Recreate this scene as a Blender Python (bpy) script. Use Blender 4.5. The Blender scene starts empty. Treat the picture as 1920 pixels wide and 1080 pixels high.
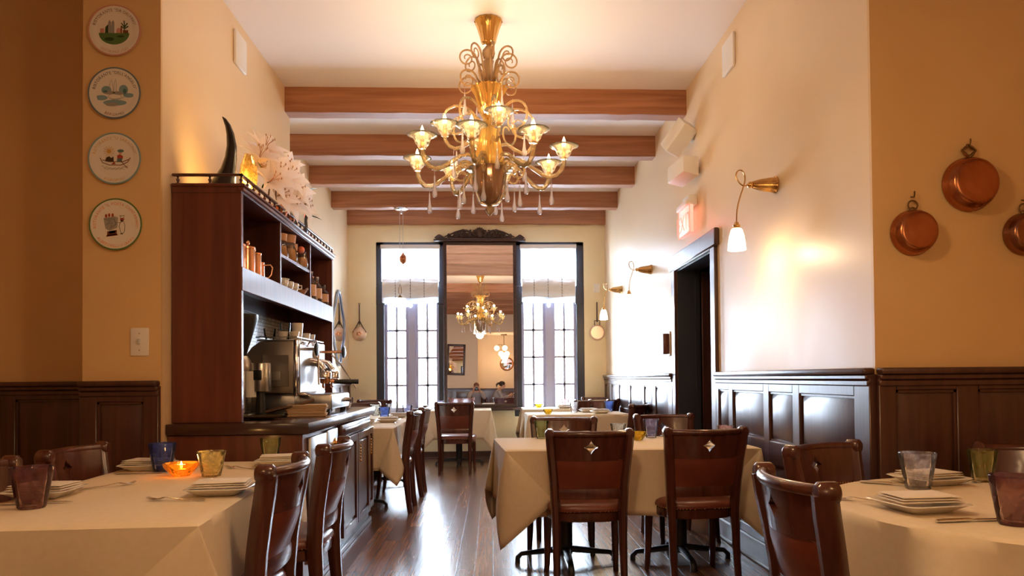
import bpy, bmesh, math, random
from math import sin, cos, pi, radians, sqrt, atan2, exp
from mathutils import Vector, Matrix

random.seed(7)
scene = bpy.context.scene
COL = scene.collection

# ------------------------------------------------------------------ camera
EYE = Vector((0.0, 0.0, 1.2))
FPX = 1350.0                                    # focal length in pixels of the 1920 x 1080 frame
yaw, pitch, roll = radians(2.35), radians(1.0), radians(0.5)
fw = Vector((sin(yaw) * cos(pitch), cos(yaw) * cos(pitch), sin(pitch)))
rt0 = Vector((cos(yaw), -sin(yaw), 0.0))
up0 = rt0.cross(fw)
rt = rt0 * cos(roll) - up0 * sin(roll)
up = up0 * cos(roll) + rt0 * sin(roll)
cam_data = bpy.data.cameras.new('camera')
cam_data.sensor_width = 36.0
cam_data.lens = 36.0 * FPX / 1920.0
cam_data.shift_x = (960.0 - 977.2) / 1920.0
cam_data.shift_y = (684.95 - 540.0) / 1920.0
cam_data.clip_start = 0.05
cam = bpy.data.objects.new('camera', cam_data)
cam.matrix_world = Matrix(((rt.x, up.x, -fw.x, EYE.x), (rt.y, up.y, -fw.y, EYE.y), (rt.z, up.z, -fw.z, EYE.z), (0, 0, 0, 1)))
COL.objects.link(cam)
scene.camera = cam

# ------------------------------------------------------------------ world (bright overcast day) and exposure
SKY_STRENGTH = 70.0
world = bpy.data.worlds.new('world')
scene.world = world
world.use_nodes = True
bg = world.node_tree.nodes['Background']
bg.inputs['Color'].default_value = (0.72, 0.85, 1.0, 1)
bg.inputs['Strength'].default_value = SKY_STRENGTH
vs = scene.view_settings
vs.view_transform = 'Standard'
vs.look = 'None'
vs.exposure = 0.0
vs.gamma = 1.0
vs.use_curve_mapping = False
cy = scene.cycles
cy.use_denoising = True
cy.max_bounces = 12
cy.diffuse_bounces = 8
cy.glossy_bounces = 5
cy.transmission_bounces = 6
cy.transparent_max_bounces = 24
cy.sample_clamp_indirect = 15.0
cy.caustics_reflective = False
cy.caustics_refractive = False


def light(name, kind, loc, energy, color, size=0.05, rot=None, size_y=None, parent=None):
    d = bpy.data.lights.new(name, kind)
    d.energy = energy
    d.color = color
    if kind == 'AREA':
        d.size = size
        if size_y:
            d.shape = 'RECTANGLE'
            d.size_y = size_y
    else:
        d.shadow_soft_size = size
    o = bpy.data.objects.new(name, d)
    o.location = loc
    if rot:
        o.rotation_euler = rot
    COL.objects.link(o)
    o.parent = parent
    return o


# sky portals in the two window openings (they guide sky light, they emit nothing of their own)
for px in (-1.2, 0.875):
    p = light('window_portal', 'AREA', (px, 11.13, 1.93), 1.0, (1, 1, 1), 1.05, (radians(-90), 0, 0), 2.62)
    p.data.cycles.is_portal = True

FRONT_W = 13.0                                    # unseen globe pendants added to warm the front room
# ------------------------------------------------------------------ room numbers (metres)
CEIL = 3.735
XL, XL2, XR, YB = -1.77, -2.14, 1.74, 10.88       # near left wall, recessed left wall, right wall, back wall
YPL, YPR = 3.93, 3.20                             # fronts of the left and right pilasters
TOP = 0.77                                        # cloth height of every table


# ------------------------------------------------------------------ materials
def mat(name, color=(0.8, 0.8, 0.8), rough=0.5, metal=0.0, coat=0.0, spec=0.5, emit=None, estr=0.0, coat_rough=0.1):
    m = bpy.data.materials.new(name)
    m.use_nodes = True
    b = m.node_tree.nodes['Principled BSDF']
    b.inputs['Base Color'].default_value = (*color, 1)
    b.inputs['Roughness'].default_value = rough
    b.inputs['Metallic'].default_value = metal
    b.inputs['Coat Weight'].default_value = coat
    b.inputs['Coat Roughness'].default_value = coat_rough
    b.inputs['Specular IOR Level'].default_value = spec
    if emit:
        b.inputs['Emission Color'].default_value = (*emit, 1)
        b.inputs['Emission Strength'].default_value = estr
    return m


def nodes(m):
    t = m.node_tree
    return t, t.nodes, t.links, t.nodes['Principled BSDF']


def noise_color(m, c1, c2, scale=(1, 1, 1), nscale=4.0, detail=4.0, lo=0.3, hi=0.7, rough_var=None, bump=0.0, coords='Object', distort=0.0, bump_dist=0.01):
    """mottled colour between c1 and c2, optional roughness variation and bump"""
    t, N, L, b = nodes(m)
    tc = N.new('ShaderNodeTexCoord')
    mp = N.new('ShaderNodeMapping')
    mp.inputs['Scale'].default_value = scale
    L.new(tc.outputs[coords], mp.inputs['Vector'])
    nz = N.new('ShaderNodeTexNoise')
    nz.inputs['Scale'].default_value = nscale
    nz.inputs['Detail'].default_value = detail
    nz.inputs['Distortion'].default_value = distort
    L.new(mp.outputs['Vector'], nz.inputs['Vector'])
    cr = N.new('ShaderNodeValToRGB')
    cr.color_ramp.elements[0].position = lo
    cr.color_ramp.elements[0].color = (*c1, 1)
    cr.color_ramp.elements[1].position = hi
    cr.color_ramp.elements[1].color = (*c2, 1)
    L.new(nz.outputs['Fac'], cr.inputs['Fac'])
    L.new(cr.outputs['Color'], b.inputs['Base Color'])
    if rough_var:
        mr = N.new('ShaderNodeMapRange')
        mr.inputs['From Min'].default_value = 0.3
        mr.inputs['From Max'].default_value = 0.7
        mr.inputs['To Min'].default_value = rough_var[0]
        mr.inputs['To Max'].default_value = rough_var[1]
        L.new(nz.outputs['Fac'], mr.inputs['Value'])
        L.new(mr.outputs['Result'], b.inputs['Roughness'])
    if bump:
        bp = N.new('ShaderNodeBump')
        bp.inputs['Strength'].default_value = bump
        bp.inputs['Distance'].default_value = bump_dist
        L.new(nz.outputs['Fac'], bp.inputs['Height'])
        L.new(bp.outputs['Normal'], b.inputs['Normal'])
    return m


def glass_mat(name, tint=(0.97, 0.98, 0.98), gloss=(1, 1, 1), rough=0.03, body=None, body_fac=0.0, ior=1.45, swirl=None):
    """thin glass: tinted see-through with mirror-like highlights, optionally with a milky or coloured body"""
    m = bpy.data.materials.new(name)
    m.use_nodes = True
    t = m.node_tree
    N, L = t.nodes, t.links
    for n in list(N):
        N.remove(n)
    out = N.new('ShaderNodeOutputMaterial')
    tr = N.new('ShaderNodeBsdfTransparent')
    tr.inputs['Color'].default_value = (*tint, 1)
    gl = N.new('ShaderNodeBsdfGlossy')
    gl.inputs['Color'].default_value = (*gloss, 1)
    gl.inputs['Roughness'].default_value = rough
    fr = N.new('ShaderNodeFresnel')
    fr.inputs['IOR'].default_value = ior
    mx = N.new('ShaderNodeMixShader')
    L.new(fr.outputs['Fac'], mx.inputs['Fac'])
    src = tr.outputs[0]
    if body:
        df = N.new('ShaderNodeBsdfTranslucent')
        df.inputs['Color'].default_value = (*body, 1)
        d2 = N.new('ShaderNodeBsdfDiffuse')
        d2.inputs['Color'].default_value = (*body, 1)
        mm = N.new('ShaderNodeMixShader')
        L.new(df.outputs[0], mm.inputs[1])
        L.new(d2.outputs[0], mm.inputs[2])
        m2 = N.new('ShaderNodeMixShader')
        m2.inputs['Fac'].default_value = body_fac
        L.new(tr.outputs[0], m2.inputs[1])
        L.new(mm.outputs[0], m2.inputs[2])
        if swirl:
            tc = N.new('ShaderNodeTexCoord')
            nz = N.new('ShaderNodeTexNoise')
            nz.inputs['Scale'].default_value = swirl
            nz.inputs['Distortion'].default_value = 1.5
            nz.inputs['Detail'].default_value = 3
            L.new(tc.outputs['Object'], nz.inputs['Vector'])
            mr = N.new('ShaderNodeMapRange')
            mr.inputs['From Min'].default_value = 0.4
            mr.inputs['From Max'].default_value = 0.65
            mr.inputs['To Min'].default_value = body_fac * 0.35
            mr.inputs['To Max'].default_value = min(1.0, body_fac * 1.8)
            L.new(nz.outputs['Fac'], mr.inputs['Value'])
            L.new(mr.outputs['Result'], m2.inputs['Fac'])
        src = m2.outputs[0]
    L.new(src, mx.inputs[1])
    L.new(gl.outputs[0], mx.inputs[2])
    L.new(mx.outputs[0], out.inputs['Surface'])
    return m


def wood_mat(name, c1, c2, axis='y', rough=0.35, coat=0.0, knots=0.0, grain=1.0, spec=0.5, coat_rough=0.12):
    m = mat(name, c1, rough, coat=coat, spec=spec, coat_rough=coat_rough)
    s = {'x': (0.7, 14, 14), 'y': (14, 0.7, 14), 'z': (14, 14, 0.7)}[axis]
    noise_color(m, c1, c2, tuple(v * grain for v in s), 1.6, 6, 0.32, 0.68, distort=0.6, bump=0.08)
    return m


def floor_mat():
    m = mat('floor_planks', rough=0.2)
    t, N, L, b = nodes(m)
    tc = N.new('ShaderNodeTexCoord')
    mp = N.new('ShaderNodeMapping')
    mp.inputs['Rotation'].default_value = (0, 0, radians(90))
    L.new(tc.outputs['Object'], mp.inputs['Vector'])
    br = N.new('ShaderNodeTexBrick')
    br.inputs['Scale'].default_value = 1.0
    br.inputs['Brick Width'].default_value = 1.35
    br.inputs['Row Height'].default_value = 0.115
    br.inputs['Mortar Size'].default_value = 0.0032
    br.inputs['Mortar Smooth'].default_value = 0.2
    br.inputs['Bias'].default_value = 0.0
    br.inputs['Color1'].default_value = (0.16, 0.070, 0.034, 1)
    br.inputs['Color2'].default_value = (0.30, 0.145, 0.075, 1)
    br.inputs['Mortar'].default_value = (0.02, 0.009, 0.005, 1)
    br.offset = 0.37
    L.new(mp.outputs['Vector'], br.inputs['Vector'])
    gm = N.new('ShaderNodeMapping')
    gm.inputs['Scale'].default_value = (26, 1.1, 1)
    L.new(tc.outputs['Object'], gm.inputs['Vector'])
    nz = N.new('ShaderNodeTexNoise')
    nz.inputs['Scale'].default_value = 2.2
    nz.inputs['Detail'].default_value = 7
    nz.inputs['Distortion'].default_value = 0.7
    L.new(gm.outputs['Vector'], nz.inputs['Vector'])
    cr = N.new('ShaderNodeValToRGB')
    cr.color_ramp.elements[0].position = 0.25
    cr.color_ramp.elements[0].color = (0.55, 0.5, 0.46, 1)
    cr.color_ramp.elements[1].position = 0.75
    cr.color_ramp.elements[1].color = (1.2, 1.15, 1.1, 1)
    L.new(nz.outputs['Fac'], cr.inputs['Fac'])
    mx = N.new('ShaderNodeMix')
    mx.data_type = 'RGBA'
    mx.blend_type = 'MULTIPLY'
    mx.inputs['Factor'].default_value = 1.0
    L.new(br.outputs['Color'], mx.inputs['A'])
    L.new(cr.outputs['Color'], mx.inputs['B'])
    L.new(mx.outputs['Result'], b.inputs['Base Color'])
    b.inputs['Roughness'].default_value = 0.27
    b.inputs['Specular IOR Level'].default_value = 0.8
    mul = N.new('ShaderNodeMath')
    mul.operation = 'MULTIPLY_ADD'
    mul.inputs[1].default_value = 0.25
    L.new(nz.outputs['Fac'], mul.inputs[0])
    inv = N.new('ShaderNodeMath')
    inv.operation = 'SUBTRACT'
    inv.inputs[0].default_value = 1.0
    L.new(br.outputs['Fac'], inv.inputs[1])
    L.new(inv.outputs[0], mul.inputs[2])
    bp = N.new('ShaderNodeBump')
    bp.inputs['Strength'].default_value = 0.35
    bp.inputs['Distance'].default_value = 0.004
    L.new(mul.outputs[0], bp.inputs['Height'])
    L.new(bp.outputs['Normal'], b.inputs['Normal'])
    return m


def tile_mat():
    m = mat('mosaic_tile', rough=0.22)
    t, N, L, b = nodes(m)
    tc = N.new('ShaderNodeTexCoord')
    sx = N.new('ShaderNodeSeparateXYZ')
    cx = N.new('ShaderNodeCombineXYZ')
    L.new(tc.outputs['Object'], sx.inputs[0])
    L.new(sx.outputs['Y'], cx.inputs['X'])
    L.new(sx.outputs['Z'], cx.inputs['Y'])
    br = N.new('ShaderNodeTexBrick')
    br.inputs['Scale'].default_value = 1.0
    br.inputs['Brick Width'].default_value = 0.05
    br.inputs['Row Height'].default_value = 0.026
    br.inputs['Mortar Size'].default_value = 0.0022
    br.inputs['Color1'].default_value = (0.56, 0.54, 0.47, 1)
    br.inputs['Color2'].default_value = (0.40, 0.38, 0.33, 1)
    br.inputs['Mortar'].default_value = (0.16, 0.13, 0.10, 1)
    L.new(cx.outputs[0], br.inputs['Vector'])
    L.new(br.outputs['Color'], b.inputs['Base Color'])
    return m


def fabric_mat(name, color, trans=0.5, transp=0.0, weave=0.0):
    m = bpy.data.materials.new(name)
    m.use_nodes = True
    t = m.node_tree
    N, L = t.nodes, t.links
    for n in list(N):
        N.remove(n)
    out = N.new('ShaderNodeOutputMaterial')
    d = N.new('ShaderNodeBsdfDiffuse')
    d.inputs['Color'].default_value = (*color, 1)
    tl = N.new('ShaderNodeBsdfTranslucent')
    tl.inputs['Color'].default_value = (*color, 1)
    mx = N.new('ShaderNodeMixShader')
    mx.inputs['Fac'].default_value = trans
    L.new(d.outputs[0], mx.inputs[1])
    L.new(tl.outputs[0], mx.inputs[2])
    last = mx.outputs[0]
    if transp:
        tp = N.new('ShaderNodeBsdfTransparent')
        m2 = N.new('ShaderNodeMixShader')
        m2.inputs['Fac'].default_value = transp
        L.new(last, m2.inputs[1])
        L.new(tp.outputs[0], m2.inputs[2])
        last = m2.outputs[0]
    L.new(last, out.inputs['Surface'])
    return m


M = {}
M['plaster'] = noise_color(mat('warm_lit_plaster', rough=0.38, spec=0.45), (0.68, 0.44, 0.20), (0.76, 0.53, 0.27), (1, 1, 1), 1.8, 4, 0.2, 0.8, (0.40, 0.46), 0.0)  # same wall paint, with the warm lamp light put into its colour
M['plaster_polished'] = noise_color(mat('polished_plaster', rough=0.32, spec=0.38), (0.74, 0.55, 0.33), (0.81, 0.64, 0.43), (1, 1, 1), 1.3, 4, 0.2, 0.8, (0.34, 0.48), 0.0)
M['plaster_back'] = noise_color(mat('cream_plaster', rough=0.5), (0.84, 0.72, 0.46), (0.88, 0.78, 0.54), (1, 1, 1), 2.5, 5)
M['ceiling'] = mat('ceiling_paint', (0.90, 0.85, 0.83), 0.7)
M['rear_wall'] = mat('rear_wall_paint', (0.74, 0.62, 0.46), 0.6)
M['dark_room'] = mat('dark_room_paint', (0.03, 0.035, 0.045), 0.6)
M['floor'] = floor_mat()
M['tile'] = tile_mat()
M['beam'] = wood_mat('beam_wood', (0.29, 0.112, 0.048), (0.45, 0.20, 0.095), 'x', 0.6, grain=1.0)
M['mahogany'] = wood_mat('mahogany', (0.055, 0.016, 0.010), (0.095, 0.030, 0.018), 'z', 0.30, 0.35)
M['panel'] = wood_mat('wainscot_wood', (0.050, 0.017, 0.012), (0.085, 0.030, 0.020), 'z', 0.36, 0.35, coat_rough=0.25)
M['hutch_wood'] = wood_mat('hutch_wood', (0.095, 0.022, 0.012), (0.15, 0.038, 0.020), 'z', 0.42, 0.15)
M['chair_wood'] = wood_mat('chair_wood', (0.055, 0.016, 0.012), (0.105, 0.032, 0.022), 'z', 0.26, 0.45)
M['window_wood'] = mat('window_paint', (0.030, 0.034, 0.048), 0.4)
M['sash'] = mat('sash_glare', (0.46, 0.47, 0.66), 0.4)  # pale lavender is window flare put into the colour of darker bars
M['carved'] = wood_mat('carved_wood', (0.040, 0.018, 0.014), (0.07, 0.033, 0.025), 'x', 0.45)
M['leather'] = noise_color(mat('oxblood_leather', rough=0.33, coat=0.15), (0.125, 0.030, 0.019), (0.19, 0.050, 0.030), (1, 1, 1), 9, 6, 0.3, 0.7, (0.28, 0.42), 0.1, bump_dist=0.002)
M['nail'] = mat('brass_nails', (0.75, 0.5, 0.25), 0.3, 1.0)
M['iron'] = mat('black_iron', (0.018, 0.018, 0.021), 0.4, 0.0)
M['cloth'] = noise_color(mat('cream_linen', rough=0.9, spec=0.15), (0.76, 0.66, 0.50), (0.80, 0.70, 0.55), (1, 1, 1), 40, 3, 0.3, 0.7, None, 0.03)
M['napkin'] = mat('white_napkin', (0.82, 0.76, 0.68), 0.9, spec=0.2)
M['china'] = mat('white_china', (0.80, 0.77, 0.71), 0.15, coat=0.3)
M['steel'] = mat('brushed_steel', (0.45, 0.44, 0.43), 0.30, 1.0)
M['chrome'] = mat('chrome', (0.80, 0.80, 0.82), 0.1, 1.0)
M['silver'] = mat('silver_cutlery', (0.78, 0.74, 0.68), 0.2, 1.0)
M['black'] = mat('black_plastic', (0.012, 0.012, 0.014), 0.35)
M['dark_steel'] = mat('dark_machine_steel', (0.26, 0.23, 0.21), 0.32, 0.7)
M['stone'] = mat('dark_stone', (0.045, 0.018, 0.013), 0.2, coat=0.2)
M['white_plastic'] = mat('white_plastic', (0.82, 0.80, 0.77), 0.4)
M['grey_plastic'] = mat('grey_plastic', (0.55, 0.55, 0.56), 0.4)
M['copper'] = noise_color(mat('aged_copper', rough=0.28, metal=1.0), (0.36, 0.13, 0.06), (0.55, 0.22, 0.10), (1, 1, 1), 7, 6, 0.3, 0.7, (0.2, 0.42), 0.1, bump_dist=0.003)
M['copper_dark'] = noise_color(mat('dark_copper', rough=0.3, metal=1.0), (0.24, 0.11, 0.07), (0.38, 0.17, 0.09), (1, 1, 1), 7, 6, 0.3, 0.7, (0.2, 0.42))
M['pale_copper'] = mat('pale_copper', (0.86, 0.66, 0.52), 0.35, 0.8)
M['bright_copper'] = mat('bright_copper', (0.80, 0.42, 0.24), 0.22, 1.0)
M['brass'] = mat('brass', (0.78, 0.48, 0.18), 0.25, 1.0)
M['old_brass'] = mat('old_brass', (0.25, 0.17, 0.09), 0.4, 1.0)
M['gold_glass'] = mat('gold_leaf_glass', (0.80, 0.46, 0.12), 0.16, 0.75, coat=0.6)
M['amber'] = mat('amber_glass', (0.30, 0.10, 0.015), 0.08, 0.35, coat=0.8)
M['arm_glass'] = glass_mat('honey_arm_glass', (1.0, 0.88, 0.66), (1, 0.95, 0.85), 0.08, (1.0, 0.76, 0.40), 0.26, 1.5)
M['scroll_glass'] = glass_mat('scroll_glass', (0.95, 0.80, 0.60), (1, 0.95, 0.9), 0.06, (0.72, 0.44, 0.20), 0.62, 1.6)
M['cup_glass'] = glass_mat('cup_glass', (1.0, 0.97, 0.92), (1, 0.97, 0.9), 0.06, (1.0, 0.88, 0.66), 0.16, 1.35)
M['drop_glass'] = glass_mat('drop_glass', (0.99, 0.95, 0.93), (1, 1, 1), 0.06, (1.0, 0.88, 0.84), 0.55, 1.5)
M['clear_glass'] = glass_mat('clear_glass', (0.96, 0.97, 0.97), (1, 1, 1), 0.03)
M['pane'] = glass_mat('window_pane', (0.98, 0.99, 1.0), (1, 1, 1), 0.02, ior=1.3)
M['bulb'] = mat('lit_bulb', (1, 0.9, 0.7), 0.3, emit=(1.0, 0.72, 0.36), estr=26.0)
M['globe'] = mat('lit_globe', (1, 0.95, 0.85), 0.3, emit=(1.0, 0.68, 0.36), estr=7.0)
M['shade_lit'] = mat('lit_opal_shade', (0.95, 0.92, 0.85), 0.3, emit=(1.0, 0.86, 0.62), estr=2.2)
M['shade_opal'] = mat('opal_shade', (0.92, 0.92, 0.92), 0.25, emit=(1.0, 0.95, 0.9), estr=0.9)
M['flame'] = mat('candle_flame', (1, 0.8, 0.4), 0.5, emit=(1.0, 0.75, 0.35), estr=20.0)
M['wax'] = mat('candle_wax', (0.95, 0.8, 0.5), 0.5, emit=(1.0, 0.5, 0.12), estr=0.8)
M['exit_red'] = mat('exit_letters', (0.9, 0.1, 0.08), 0.4, emit=(1.0, 0.10, 0.06), estr=3.0)
M['exit_face'] = mat('exit_face', (0.95, 0.85, 0.82), 0.4, emit=(1.0, 0.42, 0.36), estr=0.7)
M['shade_fabric'] = fabric_mat('sheer_shade', (0.92, 0.93, 0.96), 0.62, 0.12)
M['shade_fold'] = fabric_mat('folded_shade', (0.80, 0.79, 0.79), 0.07, 0.0)
M['shade_lace'] = fabric_mat('lace_edge', (0.93, 0.94, 0.97), 0.5, 0.35)
M['mirror'] = mat('mirror_silver', (0.90, 0.90, 0.90), 0.0, 1.0)
M['mirror_frame'] = mat('silver_blue_frame', (0.30, 0.34, 0.42), 0.25, 0.5)
M['horn'] = noise_color(mat('black_horn', rough=0.25, coat=0.3), (0.010, 0.007, 0.006), (0.05, 0.028, 0.018), (3, 3, 6), 2, 4, 0.5, 0.9)
M['lily'] = fabric_mat('lily_petal', (0.97, 0.90, 0.86), 0.4)
M['leaf'] = mat('lily_leaf', (0.05, 0.11, 0.03), 0.45)
M['stem_green'] = mat('green_stem', (0.12, 0.18, 0.05), 0.5)
M['orange'] = mat('orange_gourd', (0.85, 0.30, 0.10), 0.45)
M['cork'] = mat('cork', (0.55, 0.30, 0.17), 0.8)
M['pink_lid'] = mat('coral_lid', (0.80, 0.22, 0.13), 0.5)
M['wood_spoon'] = mat('dark_peel_wood', (0.10, 0.05, 0.028), 0.5)
M['linen_tan'] = mat('tan_linen', (0.62, 0.44, 0.28), 0.9, spec=0.2)
M['label_paper'] = mat('label_paper', (0.75, 0.48, 0.33), 0.7)
M['dark_spirit'] = glass_mat('bottle_glass', (0.82, 0.74, 0.66), (1, 1, 1), 0.04, (0.25, 0.12, 0.07), 0.25)
M['jar_fill'] = mat('amber_preserve', (0.55, 0.26, 0.08), 0.3)
M['skin'] = mat('skin', (0.62, 0.36, 0.25), 0.5)
M['hair'] = mat('dark_hair', (0.03, 0.02, 0.016), 0.5)
M['hair_auburn'] = mat('auburn_hair', (0.16, 0.06, 0.03), 0.5)
M['grey_shirt'] = mat('grey_shirt', (0.36, 0.34, 0.34), 0.85)
M['trousers'] = mat('grey_trousers', (0.22, 0.22, 0.24), 0.85)
M['basket'] = mat('brown_basket', (0.12, 0.06, 0.04), 0.7)
M['menu_paper'] = mat('menu_paper', (0.8, 0.78, 0.74), 0.7)


def tumbler_mat(name, tint, body, fac, swirl=22):
    return glass_mat(name, tint, (1, 1, 1), 0.05, body, fac, 1.3, swirl)


M['t_purple'] = tumbler_mat('purple_tumbler', (0.86, 0.76, 0.74), (0.30, 0.12, 0.13), 0.40, 12)
M['t_blue'] = tumbler_mat('cobalt_tumbler', (0.66, 0.72, 0.95), (0.07, 0.11, 0.42), 0.36, 16)
M['t_yellow'] = tumbler_mat('yellow_tumbler', (1.0, 0.97, 0.80), (0.96, 0.82, 0.42), 0.42)
M['t_green'] = tumbler_mat('green_tumbler', (0.97, 0.98, 0.86), (0.60, 0.64, 0.25), 0.13)
M['t_clear'] = tumbler_mat('clear_tumbler', (0.99, 0.985, 0.99), (0.92, 0.88, 0.92), 0.16)
M['t_white'] = tumbler_mat('milky_tumbler', (0.95, 0.94, 0.90), (0.90, 0.88, 0.80), 0.30)
M['t_lilac'] = tumbler_mat('lilac_tumbler', (0.97, 0.97, 1.0), (0.62, 0.62, 0.95), 0.10)
M['t_sky'] = tumbler_mat('sky_blue_tumbler', (0.82, 0.88, 1.0), (0.20, 0.34, 0.80), 0.24)
M['t_pink'] = tumbler_mat('pink_tumbler', (0.97, 0.86, 0.86), (0.88, 0.60, 0.58), 0.35)
M['t_amber'] = tumbler_mat('amber_candle_glass', (1.0, 0.66, 0.22), (0.95, 0.42, 0.06), 0.45, 14)
M['t_lemon'] = tumbler_mat('lemon_candle_glass', (1.0, 0.85, 0.3), (0.95, 0.66, 0.08), 0.5, 14)


# ------------------------------------------------------------------ mesh helpers
class MB:
    """collects shapes and links them as one mesh object"""

    def __init__(self):
        self.bm = bmesh.new()

    def face(self, vs, smooth=False):
        try:
            f = self.bm.faces.new(vs)
            f.smooth = smooth
            return f
        except ValueError:
            return None

    def box(self, lo, hi, bev=0.0, mtx=None, seg=2):
        lo, hi = Vector(lo), Vector(hi)
        c, s = (lo + hi) / 2, (hi - lo)
        m = Matrix.Translation(c) @ Matrix.Diagonal((s.x, s.y, s.z, 1))
        if mtx is not None:
            m = mtx @ m
        r = bmesh.ops.create_cube(self.bm, size=1.0, matrix=m)
        if bev > 0:
            es = list({e for v in r['verts'] for e in v.link_edges})
            bmesh.ops.bevel(self.bm, geom=es, offset=bev, segments=seg, profile=0.5, affect='EDGES', clamp_overlap=True)
        return self

    def lathe(self, prof, segs=24, c=(0, 0, 0), mtx=None, smooth=True, ribs=0, rib_amp=0.0, a0=0.0, a1=2 * pi):
        """prof: list of (r, z); optional vertical ribs; closed ring unless a0/a1 given"""
        full = abs((a1 - a0) - 2 * pi) < 1e-6
        n = segs if full else segs + 1
        rings = []
        c = Vector(c)
        for (r, z) in prof:
            ring = []
            if r <= 1e-6:
                p = Vector((0, 0, z))
                p = (mtx @ p if mtx is not None else p) + c
                ring = [self.bm.verts.new(p)]
            else:
                for i in range(n):
                    a = a0 + (a1 - a0) * i / segs
                    rr = r * (1 + rib_amp * cos(ribs * a)) if ribs else r
                    p = Vector((rr * cos(a), rr * sin(a), z))
                    p = (mtx @ p if mtx is not None else p) + c
                    ring.append(self.bm.verts.new(p))
            rings.append(ring)
        for A, B in zip(rings, rings[1:]):
            m = n if full else n - 1
            for i in range(m):
                j = (i + 1) % n
                if len(A) == 1 and len(B) == 1:
                    continue
                if len(A) == 1:
                    self.face([A[0], B[j], B[i]], smooth)
                elif len(B) == 1:
                    self.face([A[i], A[j], B[0]], smooth)
                else:
                    self.face([A[i], A[j], B[j], B[i]], smooth)
        return self

    def tube(self, pts, rad, segs=8, closed=False, caps=True, smooth=True, squash=None, upv=None):
        """round tube along points; rad a number or one per point; squash=(a,b) stretches the section"""
        pts = [Vector(p) for p in pts]
        n = len(pts)
        R = rad if isinstance(rad, (list, tuple)) else [rad] * n
        tang = []
        for i in range(n):
            if closed:
                t = pts[(i + 1) % n] - pts[i - 1]
            else:
                t = pts[min(i + 1, n - 1)] - pts[max(i - 1, 0)]
            tang.append(t.normalized() if t.length > 1e-9 else Vector((0, 0, 1)))
        u = Vector(upv) if upv is not None else (Vector((0, 0, 1)) if abs(tang[0].z) < 0.9 else Vector((1, 0, 0)))
        rings = []
        side = tang[0].cross(u).normalized()
        for i in range(n):
            t = tang[i]
            if upv is not None:
                side = t.cross(Vector(upv)).normalized()
            else:
                side = (side - t * side.dot(t)).normalized()
            nn = side.cross(t).normalized()
            ring = []
            sa, sb = squash if squash else (1, 1)
            for k in range(segs):
                a = 2 * pi * (k + 0.5) / segs
                ring.append(self.bm.verts.new(pts[i] + side * (cos(a) * R[i] * sa) + nn * (sin(a) * R[i] * sb)))
            rings.append(ring)
        m = n if closed else n - 1
        for i in range(m):
            A, B = rings[i], rings[(i + 1) % n]
            for k in range(segs):
                j = (k + 1) % segs
                self.face([A[k], A[j], B[j], B[k]], smooth)
        if caps and not closed:
            self.face(rings[0][::-1], False)
            self.face(rings[-1], False)
        return self

    def ball(self, c, r, segs=12, rings=8, mtx=None):
        r = (r, r, r) if isinstance(r, (int, float)) else r
        m = Matrix.Translation(c) @ (mtx if mtx is not None else Matrix.Identity(4)) @ Matrix.Diagonal((*r, 1))
        k = bmesh.ops.create_uvsphere(self.bm, u_segments=segs, v_segments=rings, radius=1.0, matrix=m)
        for v in k['verts']:
            for f in v.link_faces:
                f.smooth = True
        return self

    def grid(self, fn, nu, nv, smooth=True, close_u=False):
        V = [[self.bm.verts.new(fn(i / nu, j / nv)) for j in range(nv + 1)] for i in range(nu if close_u else nu + 1)]
        for i in range(nu):
            for j in range(nv):
                i2 = (i + 1) % len(V)
                self.face([V[i][j], V[i2][j], V[i2][j + 1], V[i][j + 1]], smooth)
        return self

    def slab(self, fn, nu, nv, th, smooth=True):
        """curved panel: fn(u, v, s) with s = -1 / +1 giving the two faces"""
        A = [[self.bm.verts.new(fn(i / nu, j / nv, -1)) for j in range(nv + 1)] for i in range(nu + 1)]
        B = [[self.bm.verts.new(fn(i / nu, j / nv, 1)) for j in range(nv + 1)] for i in range(nu + 1)]
        for i in range(nu):
            for j in range(nv):
                self.face([A[i][j], A[i][j + 1], A[i + 1][j + 1], A[i + 1][j]], smooth)
                self.face([B[i][j], B[i + 1][j], B[i + 1][j + 1], B[i][j + 1]], smooth)
        for i in range(nu):
            self.face([A[i][0], A[i + 1][0], B[i + 1][0], B[i][0]])
            self.face([A[i][nv], B[i][nv], B[i + 1][nv], A[i + 1][nv]])
        for j in range(nv):
            self.face([A[0][j], B[0][j], B[0][j + 1], A[0][j + 1]])
            self.face([A[nu][j], A[nu][j + 1], B[nu][j + 1], B[nu][j]])
        return self

    def prism(self, poly, h, mtx=None):
        """extrude a 2-D outline (x, y) from z=0 to z=h"""
        def tr(p):
            p = Vector(p)
            return mtx @ p if mtx is not None else p
        a = [self.bm.verts.new(tr((x, y, 0))) for x, y in poly]
        b = [self.bm.verts.new(tr((x, y, h))) for x, y in poly]
        n = len(poly)
        fs = [self.face(a[::-1]), self.face(b)]
        for i in range(n):
            self.face([a[i], a[(i + 1) % n], b[(i + 1) % n], b[i]])
        fs = [f for f in fs if f and len(f.verts) > 4]
        if fs:
            bmesh.ops.triangulate(self.bm, faces=fs)
        return self

    def build(self, name, material, parent=None, sharp=40):
        bmesh.ops.recalc_face_normals(self.bm, faces=self.bm.faces)
        me = bpy.data.meshes.new(name)
        for f in self.bm.faces:
            f.smooth = True
        lim = radians(sharp)
        for e in self.bm.edges:
            if len(e.link_faces) == 2 and e.calc_face_angle(0) > lim:
                e.smooth = False
        self.bm.to_mesh(me)
        self.bm.free()
        me.materials.append(material if not isinstance(material, str) else M[material])
        o = bpy.data.objects.new(name, me)
        COL.objects.link(o)
        if parent is not None:
            o.parent = parent
        return o


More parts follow.
